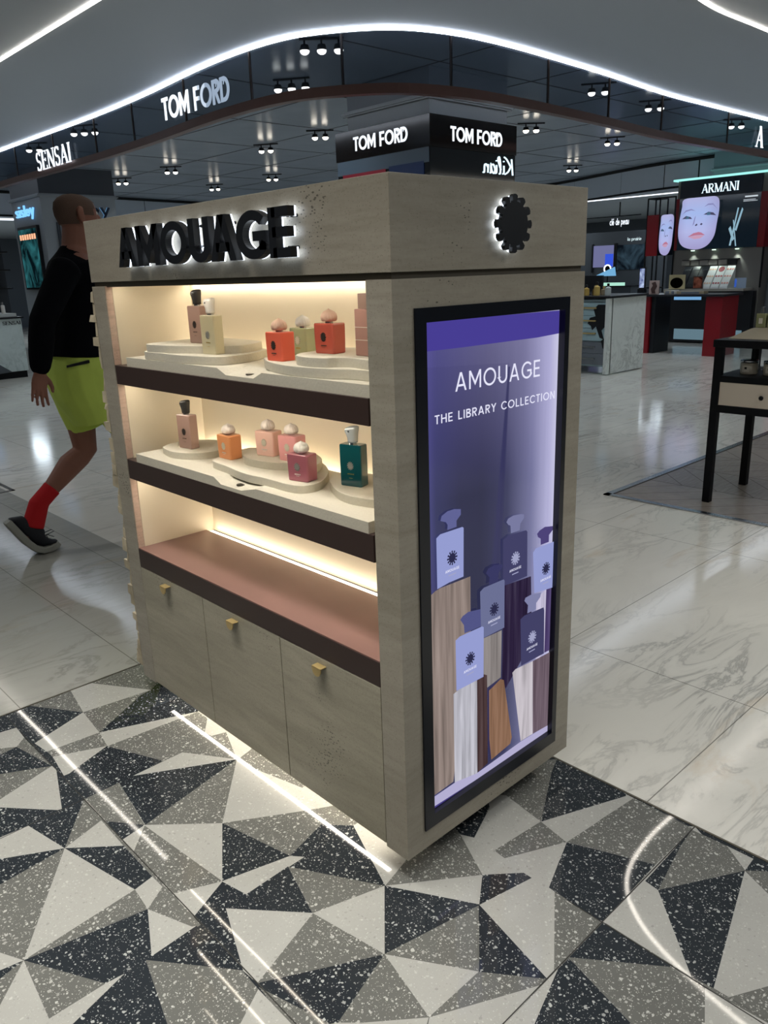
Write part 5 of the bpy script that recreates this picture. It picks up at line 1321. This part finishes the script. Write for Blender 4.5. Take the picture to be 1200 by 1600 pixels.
# ================================================================== FAR SHOP WALL BEHIND (la prairie) AND HANGING SIGN
FX = 17.0
fw = thing('shop_wall', 'dark grey shop wall with lit window display and the small white sign la prairie', 'wall display', (17.2, 9.7, 0))
MB().box(FX, FX + .2, 8.5, 11.6, 0, 2.09).build('wall_panel', mat('shop_wall_grey', '#464a4f', .5), fw)
letters('la prairie', lambda u, v, d: (FX - d, 9.44 - u, 1.86 + v), .36, .075, .0, .006, glow('pale_sign', '#cfe6ea', 1.0), fw, w=.12, track=.07)
box('lit_window', glow('lilac_window', '#8f92c4', .55), (FX - .01, FX, 9.80, 10.36, 1.27, 1.78), fw)
box('blue_screen', glow('deep_blue_screen', '#3a5ae0', .9), (FX - .02, FX - .01, 9.80, 10.02, 1.28, 1.58), fw)
box('dark_window', screen_art('ghost_art', '#121a24', '#4f6a7c', .45, 2.2), (FX - .01, FX, 8.98, 9.70, 1.20, 1.77), fw)
mb = MB(); 
for y in (10.38, 9.76, 9.72, 8.95): mb.box(FX - .03, FX, y - .02, y + .02, 1.15, 1.82)
mb.build('window_post', BLACK, fw)
hs = thing('hanging_sign', 'white lit clé de peau letters hanging from the far ceiling', 'sign', (14.0, 8.0, 2.1))
letters('clé de peau', lambda u, v, d: (FX - .4 - d, 9.70 - u, 2.215 + v), .50, .15, .0, .006, SIGNW, hs, w=.12, track=.08)
MB().box(FX - .41, FX - .39, 8.9, 10.4, 2.40, 2.42).build('hanging_rail', BLACKM, hs)
MB().box(FX - .41, FX - .39, 9.44, 9.46, 2.42, 2.72).build('drop_rod', BLACKM, hs)
fc = thing('far_counter', 'dark far counter with mint lit edge in front of the shop wall', 'counter', (16.2, 9.6, 0))
MB().box(15.8, 16.4, 8.6, 11.0, 0, .83).build('counter_body', GREYD, fc); box('lit_edge', glow('mint_edge', '#b8f2dc', .9), (15.78, 15.80, 8.75, 9.35, .86, .93), fc); box('counter_top', BLACK, (15.78, 16.42, 8.58, 11.02, .83, .86), fc)
rm = thing('ring_mirror', 'round make-up mirror with a white ring light on the far counter', 'mirror', (16.0, 9.35, .86))
mb = MB(); mb.loft([[(15.98 - .012 * math.cos(b), 9.33 + (.085 + .016 * math.sin(b)) * math.cos(a), 1.235 + (.085 + .016 * math.sin(b)) * math.sin(a)) for b in [2 * math.pi * k / 6 for k in range(6)]] for a in [2 * math.pi * k / 24 for k in range(25)]], cap=False)
mb.build('ring_light', glow('ring_light', '#f0f6ff', 2.2), rm); MB().box(15.99, 16.01, 9.32, 9.34, .8605, 1.14).build('stand', BLACKM, rm)
mb = MB(); mb.prism([(9.33 + .075 * math.cos(a), 1.235 + .075 * math.sin(a)) for a in [2 * math.pi * k / 20 for k in range(20)]], 15.985, 15.99, axis='x'); mb.build('mirror_glass', mat('dark_mirror', '#555b60', .1, 1), rm)
for k in range(9):
    y = 10.62 - k * .14; h = RND.uniform(.08, .24)
    t = thing('counter_product', 'small product box on the far counter by the shop wall', 'box', (15.95, y, .86), 'products on the far counter')
    MB().box(15.9, 16.0, y - .04, y + .04, .8605, .86 + h).build('carton', (WHITE, GREYP, GREYD, mat('teal_pack', '#4a7a88', .4))[k % 4], t); MB().box(15.895, 15.9, y - .03, y + .03, .87, .85 + h).build('carton_label', (GREYD, WHITE)[k % 2], t)
t = thing('far_red_bay', 'dark red shop bay at the right edge of the picture', 'wall display', (12.6, 3.9, 0))
MB().box(12.5, 12.8, 3.0, 4.14, 0, 2.5).build('bay_body', GREYD, t); MB().box(12.48, 12.5, 3.3, 4.1, 1.0, 1.45).build('pink_screen', screen_art('pink_art', '#7c2040', '#d07a98', .5, 5), t); MB().box(12.48, 12.5, 3.3, 4.1, 1.55, 2.35).build('red_panel', RED, t)

# ================================================================== WALKING MAN
def limb(mb, secs, side=(0, 1, 0), n=16, ends=True):
    """Tapered limb through (x, y, z, r_side, r_front) sections, rounded at both ends."""
    secs = [tuple(map(float, s)) for s in secs]
    P = [Vector(s[:3]) for s in secs]; rings = []
    def ring(c, t, rs, rf):
        u = Vector(side) - t * Vector(side).dot(t); u.normalize(); v = u.cross(t)
        return [c + u * rs * math.cos(2 * math.pi * k / n) + v * rf * math.sin(2 * math.pi * k / n) for k in range(n)]
    for i, p in enumerate(P):
        t = (P[min(i + 1, len(P) - 1)] - P[max(i - 1, 0)]).normalized(); rs, rf = secs[i][3], secs[i][4]
        if i == 0 and ends: rings += [ring(p - t * rs * k, t, rs * q, rf * q) for k, q in ((.62, .35), (.42, .72), (.2, .93))]
        rings.append(ring(p, t, rs, rf))
        if i == len(P) - 1 and ends: rings += [ring(p + t * rs * k, t, rs * q, rf * q) for k, q in ((.2, .93), (.42, .72), (.62, .35))]
    return mb.loft(rings)
def remesh(mb, name, m, parent, voxel, smooth_it=4):
    o = mb.build(name, m, None)
    r = o.modifiers.new('r', 'REMESH'); r.mode = 'VOXEL'; r.voxel_size = voxel
    s = o.modifiers.new('s', 'SMOOTH'); s.iterations = smooth_it; s.factor = .5
    dg = bpy.context.evaluated_depsgraph_get(); dg.update()
    me = bpy.data.meshes.new_from_object(o.evaluated_get(dg)); old = o.data
    o.modifiers.clear(); o.data = me; bpy.data.meshes.remove(old); me.name = name
    me.polygons.foreach_set('use_smooth', [True] * len(me.polygons))
    if not me.materials: me.materials.append(m)
    if parent is not None:
        l = world_loc(parent); me.transform(Matrix.Translation(-l)); o.parent = parent
    return o
man = thing('person', 'man with shaved head in navy sweater, neon yellow shorts and red socks', 'person', (.62, 2.9, 0))
SKIN = mat('skin', '#8a5c4c', .55, var=.08, vscale=9)
SWEATER = mat('navy_sweater', '#06080e', .95, spec=.12, bump=.3, bscale=120)
SHORTS = mat('neon_shorts', '#c4da62', .75, var=.05, vscale=7)
SOCK = mat('red_sock', '#b3121a', .85)
SHOE = mat('navy_trainer', '#11151d', .7, bump=.3, bscale=150)
SOLE = mat('grey_trainer_sole', '#8f9088', .6)
HAIRM = mat('cropped_hair', '#5a463c', .85, bump=.5, bscale=300)
body = MB()
HP = (.615, 2.90)
# torso
limb(body, [(.60, 2.90, .84, .155, .115), (.60, 2.90, .93, .165, .12), (.615, 2.90, 1.05, .145, .108), (.635, 2.90, 1.20, .165, .118), (.645, 2.90, 1.33, .185, .12), (.655, 2.90, 1.42, .16, .095), (.665, 2.90, 1.47, .08, .075)])
# neck and head
limb(body, [(.660, 2.90, 1.42, .07, .072), (.672, 2.90, 1.50, .060, .064), (.690, 2.90, 1.58, .060, .068)])
hd = [(1.535, .745, .026, .030), (1.552, .735, .044, .058), (1.575, .722, .058, .080), (1.605, .706, .068, .094), (1.64, .697, .075, .101), (1.67, .694, .076, .101), (1.70, .692, .070, .093), (1.72, .690, .055, .072), (1.733, .688, .030, .040)]
body.loft([[(cx + rf * math.sin(2 * math.pi * k / 20), 2.90 + rs * math.cos(2 * math.pi * k / 20), z) for k in range(20)] for z, cx, rs, rf in hd])
limb(body, [(.793, 2.90, 1.655, .010, .008), (.806, 2.90, 1.632, .013, .012), (.812, 2.90, 1.618, .016, .012)], n=10)          # nose
limb(body, [(.775, 2.872, 1.672, .008, .007), (.788, 2.90, 1.670, .008, .008), (.775, 2.928, 1.672, .008, .007)], side=(0, 0, 1), n=8)   # brow
limb(body, [(.786, 2.880, 1.585, .005, .006), (.796, 2.90, 1.584, .007, .007), (.786, 2.920, 1.585, .005, .006)], side=(0, 0, 1), n=8)   # lips
limb(body, [(.778, 2.90, 1.555, .018, .014), (.782, 2.90, 1.548, .014, .012)], n=10)                                              # chin
for s in (-1, 1):                                                                                                                      # ears
    limb(body, [(.694, 2.90 + s * .077, 1.605, .006, .010), (.686, 2.90 + s * .084, 1.63, .008, .017), (.682, 2.90 + s * .088, 1.655, .008, .018), (.688, 2.90 + s * .083, 1.672, .006, .011)], n=10)
def arm(sh, el, wr, fwd, curl):
    sh, el, wr = map(Vector, (sh, el, wr)); side = Vector((1, 0, 0))
    m1, m2 = sh.lerp(el, .45), el.lerp(wr, .3)
    limb(body, [(*sh, .052, .056), (*m1, .047, .05), (*el, .038, .040), (*m2, .041, .042), (*el.lerp(wr, .7), .032, .034), (*wr, .024, .029)], side=(0, 1, 0))
    d = (wr - el).normalized()
    f = Vector(fwd); f = (f - d * f.dot(d)).normalized(); nrm = d.cross(f)            # f points to the thumb side
    pal = wr + d * .045; kn = wr + d * .088
    limb(body, [(*wr, .022, .027), (*(wr + d * .03), .016, .036), (*pal, .015, .041), (*kn, .013, .041)], side=tuple(nrm), n=14)
    for i, (off, ln, r) in enumerate(((.031, .070, .0088), (.0105, .078, .0090), (-.0105, .072, .0088), (-.030, .056, .0078))):
        b = kn + f * off * 1.02; dd = d + f * off * 4.2; dd.normalize(); p = [b - d * .012]
        for j, (fr, bend) in enumerate(((.45, curl * .5), (.30, curl * 1.2), (.25, curl * 1.8))):
            dir_ = (dd + nrm * bend).normalized(); p.append(p[-1] + dir_ * (ln * fr + (.012 if j == 0 else 0)))
        limb(body, [(*p[0], r, r), (*p[1], r * .97, r * .97), (*p[2], r * .9, r * .9), (*p[3], r * .78, r * .78)], side=tuple(nrm + f * .01), n=10)
    tb0 = wr + d * .028 + f * .026
    t1 = tb0 + (d * .6 + f * .75).normalized() * .034; t2 = t1 + (d * .9 + f * .35 + nrm * curl).normalized() * .028; t3 = t2 + (d * 1.0 + f * .1 + nrm * curl).normalized() * .02
    limb(body, [(*tb0, .0125, .013), (*t1, .0105, .011), (*t2, .0095, .010), (*t3, .0075, .008)], side=tuple(nrm), n=10)
    return sh, el, wr
RA = arm((.540, 2.735, 1.395), (.372, 2.665, 1.172), (.330, 2.672, .955), (.9, .2, .1), .22)
LA = arm((.725, 3.065, 1.395), (.740, 3.125, 1.14), (.930, 3.09, .99), (.2, -.3, .9), -.25)
# legs: the left one trails on its toes, the right one is forward
LH, LK, LAk = (.600, 2.985, .90), (.612, 2.99, .492), (.335, 2.99, .262)
RH, RK, RAk = (.615, 2.815, .90), (.815, 2.81, .50), (.955, 2.81, .11)
def leg(h, k, a):
    h, k, a = map(Vector, (h, k, a)); sh = (k - h).normalized().lerp((a - k).normalized(), .5)
    back = Vector((-1, 0, .0))
    c1, c2 = k.lerp(a, .28) + back * .014, k.lerp(a, .55) + back * .006
    limb(body, [(*h, .088, .095), (*h.lerp(k, .35), .084, .090), (*h.lerp(k, .72), .066, .070), (*k, .055, .060), (*k.lerp(a, .12), .054, .058), (*c1, .056, .062), (*c2, .047, .050), (*k.lerp(a, .82), .035, .038), (*a, .034, .040)])
leg(LH, LK, LAk); leg(RH, RK, RAk)
limb(body, [(.335, 2.99, .262, .034, .036), (.285, 2.99, .175, .030, .040), (.255, 2.99, .11, .026, .026), (.310, 2.99, .050, .026, .016), (.345, 2.99, .036, .020, .010)])
limb(body, [(.955, 2.81, .11, .034, .036), (.955, 2.81, .07, .035, .04), (1.03, 2.81, .055, .040, .032), (1.11, 2.81, .035, .038, .018)])
remesh(body, 'body', SKIN, man, .0052, 3)
# cropped hair as a close shell over the skull
mb = MB(); rings = []
for z, cx, rs, rf in ((1.60, .703, .0665, .0925), (1.64, .697, .0765, .1025), (1.67, .694, .0775, .1025), (1.70, .692, .0715, .0945), (1.72, .690, .0565, .0735), (1.735, .688, .032, .042), (1.739, .688, .008, .010)):
    rings.append([(cx + rf * math.sin(a), 2.90 + rs * math.cos(a), z - (0 if z > 1.66 else .0)) for a in [2 * math.pi * k / 28 for k in range(28)]])
b0 = MB(); b0.sm = True
n_ = 28; keep = []
for i in range(len(rings) - 1):
    for j in range(n_):
        a = 2 * math.pi * (j + .5) / n_; front = math.sin(a)
        if (i == 0 and front > -.15) or (i == 1 and front > .55) or (i == 2 and front > .82): continue
        keep.append((i * n_ + j, i * n_ + (j + 1) % n_, (i + 1) * n_ + (j + 1) % n_, (i + 1) * n_ + j))
b0.add([p for r in rings for p in r], keep); b0.build('cropped_hair', HAIRM, man)
for s in (-1, 1):
    mb = MB(); mb.sm = True; mb.lathe([(.0003, -.009), (.0065, -.0065), (.009, 0), (.0065, .0065), (.0003, .009)], (.784, 2.90 + s * .030, 1.652), 12); mb.build('eye', mat('eye', '#d8d4cc', .3), man)
# sweater
mb = MB()
limb(mb, [(.585, 2.90, .985, .185, .148), (.590, 2.90, 1.04, .178, .143), (.615, 2.90, 1.15, .178, .135), (.635, 2.90, 1.26, .188, .135), (.648, 2.90, 1.36, .192, .128), (.655, 2.90, 1.415, .172, .112), (.664, 2.90, 1.455, .100, .088), (.668, 2.90, 1.475, .074, .077), (.672, 2.90, 1.488, .0665, .0705)], ends=False)
for sh, el, wr in (RA, LA):
    d = (wr - el).normalized()
    limb(mb, [(*sh, .068, .072), (*sh.lerp(el, .45), .062, .066), (*el, .054, .058), (*el.lerp(wr, .35), .055, .058), (*el.lerp(wr, .75), .048, .053), (*el.lerp(wr, .94), .040, .046), (*el.lerp(wr, .99), .036, .041)])
remesh(mb, 'sweater', SWEATER, man, .008, 5)
# shorts
mb = MB()
limb(mb, [(.640, 2.90, .66, .15, .10), (.625, 2.90, .72, .17, .115), (.600, 2.90, .80, .185, .135), (.592, 2.90, .86, .182, .148), (.590, 2.90, .93, .184, .150), (.592, 2.90, .99, .172, .138), (.598, 2.90, 1.02, .165, .13)], ends=False)
limb(mb, [(.598, 2.985, .93, .10, .12), (.600, 2.985, .82, .108, .122), (.618, 2.987, .72, .106, .112), (.645, 2.99, .615, .100, .104)], ends=False)
limb(mb, [(.610, 2.815, .93, .10, .12), (.665, 2.815, .82, .106, .118), (.725, 2.813, .72, .102, .108), (.775, 2.812, .635, .096, .102)], ends=False)
sh_ = remesh(mb, 'shorts', SHORTS, man, .0075, 5)
mb = MB(); mb.loft([[(.492, 2.757, .957), (.492, 2.757, .946), (.484, 2.750, .946), (.484, 2.750, .957)], [(.583, 2.738, .975), (.583, 2.738, .961), (.583, 2.712, .961), (.583, 2.712, .975)]])
mb.build('zip_pocket', BLACK, sh_)
# socks and trainers
for ak, kn in ((LAk, LK), (RAk, RK)):
    a, k = Vector(ak), Vector(kn); mb = MB()
    q = k.lerp(a, .72)
    low = (.285, 2.99, .145) if ak is LAk else (.957, 2.81, .06)
    limb(mb, [(*q, .045, .047), (*k.lerp(a, .80), .043, .046), (*k.lerp(a, .92), .042, .046), (*a, .043, .050), (*low, .042, .056)], ends=False)
    remesh(mb, 'sock', SOCK, man, .006, 3)
def trainer(path, heel_h, y, name):
    """Shoe along a bent sole line: path of (x, z, height above the sole, half width)."""
    up, so, la = MB(), MB(), MB(); ru, rsl = [], []
    m = len(path)
    for i, (x, z, h, w) in enumerate(path):
        a, b = path[max(i - 1, 0)], path[min(i + 1, m - 1)]
        t = Vector((b[0] - a[0], 0, b[1] - a[1])).normalized(); nn = Vector((-t.z, 0, t.x)); c = Vector((x, y, z))
        ru.append([c + nn * (.028 + (h - .028) * (.5 - .5 * math.cos(q)) ** 1.0 if True else 0) + Vector((0, 1, 0)) * w * .93 * math.sin(q) for q in [2 * math.pi * k / 16 for k in range(16)]])
        rsl.append([c + nn * dz + Vector((0, 1, 0)) * w * s for dz, s in ((.0, -.90), (.004, -1.0), (.030, -1.0), (.034, -.9), (.034, .9), (.030, 1.0), (.004, 1.0), (0, .90))])
    up.sm = True; up.loft(ru); so.loft(rsl)
    u = up.build('trainer_upper', SHOE, man); so.build('trainer_sole', SOLE, u, .003)
    return u
u1 = trainer([(.152, .196, .045, .022), (.165, .172, .088, .032), (.196, .118, .112, .037), (.228, .066, .122, .042), (.262, .026, .122, .047), (.305, .006, .100, .050), (.350, .005, .070, .047), (.388, .012, .046, .036), (.406, .022, .036, .020)], .1, 2.99, 'rear')
u2 = trainer([(.885, .010, .05, .022), (.90, .002, .085, .032), (.935, .001, .105, .037), (.975, .001, .100, .042), (1.03, .001, .085, .047), (1.08, .001, .068, .049), (1.125, .002, .054, .045), (1.16, .006, .042, .034), (1.178, .012, .036, .018)], .1, 2.81, 'front')
LACE = mat('dark_lace', '#1b1f26', .7)
mb = MB()
mb.tube([(.318, 2.985, .088), (.335, 2.975, .108), (.365, 2.965, .118), (.375, 2.955, .110), (.350, 2.962, .100), (.320, 2.975, .090)], .0022, 6)
mb.tube([(.318, 2.985, .088), (.345, 2.970, .094), (.372, 2.960, .078)], .0022, 6)
for q in range(4): mb.tube([(.292 + q * .016, 2.962, .112 - q * .010), (.298 + q * .016, 2.99, .122 - q * .012), (.292 + q * .016, 3.018, .112 - q * .010)], .0022, 6)
mb.build('laces', LACE, u1)
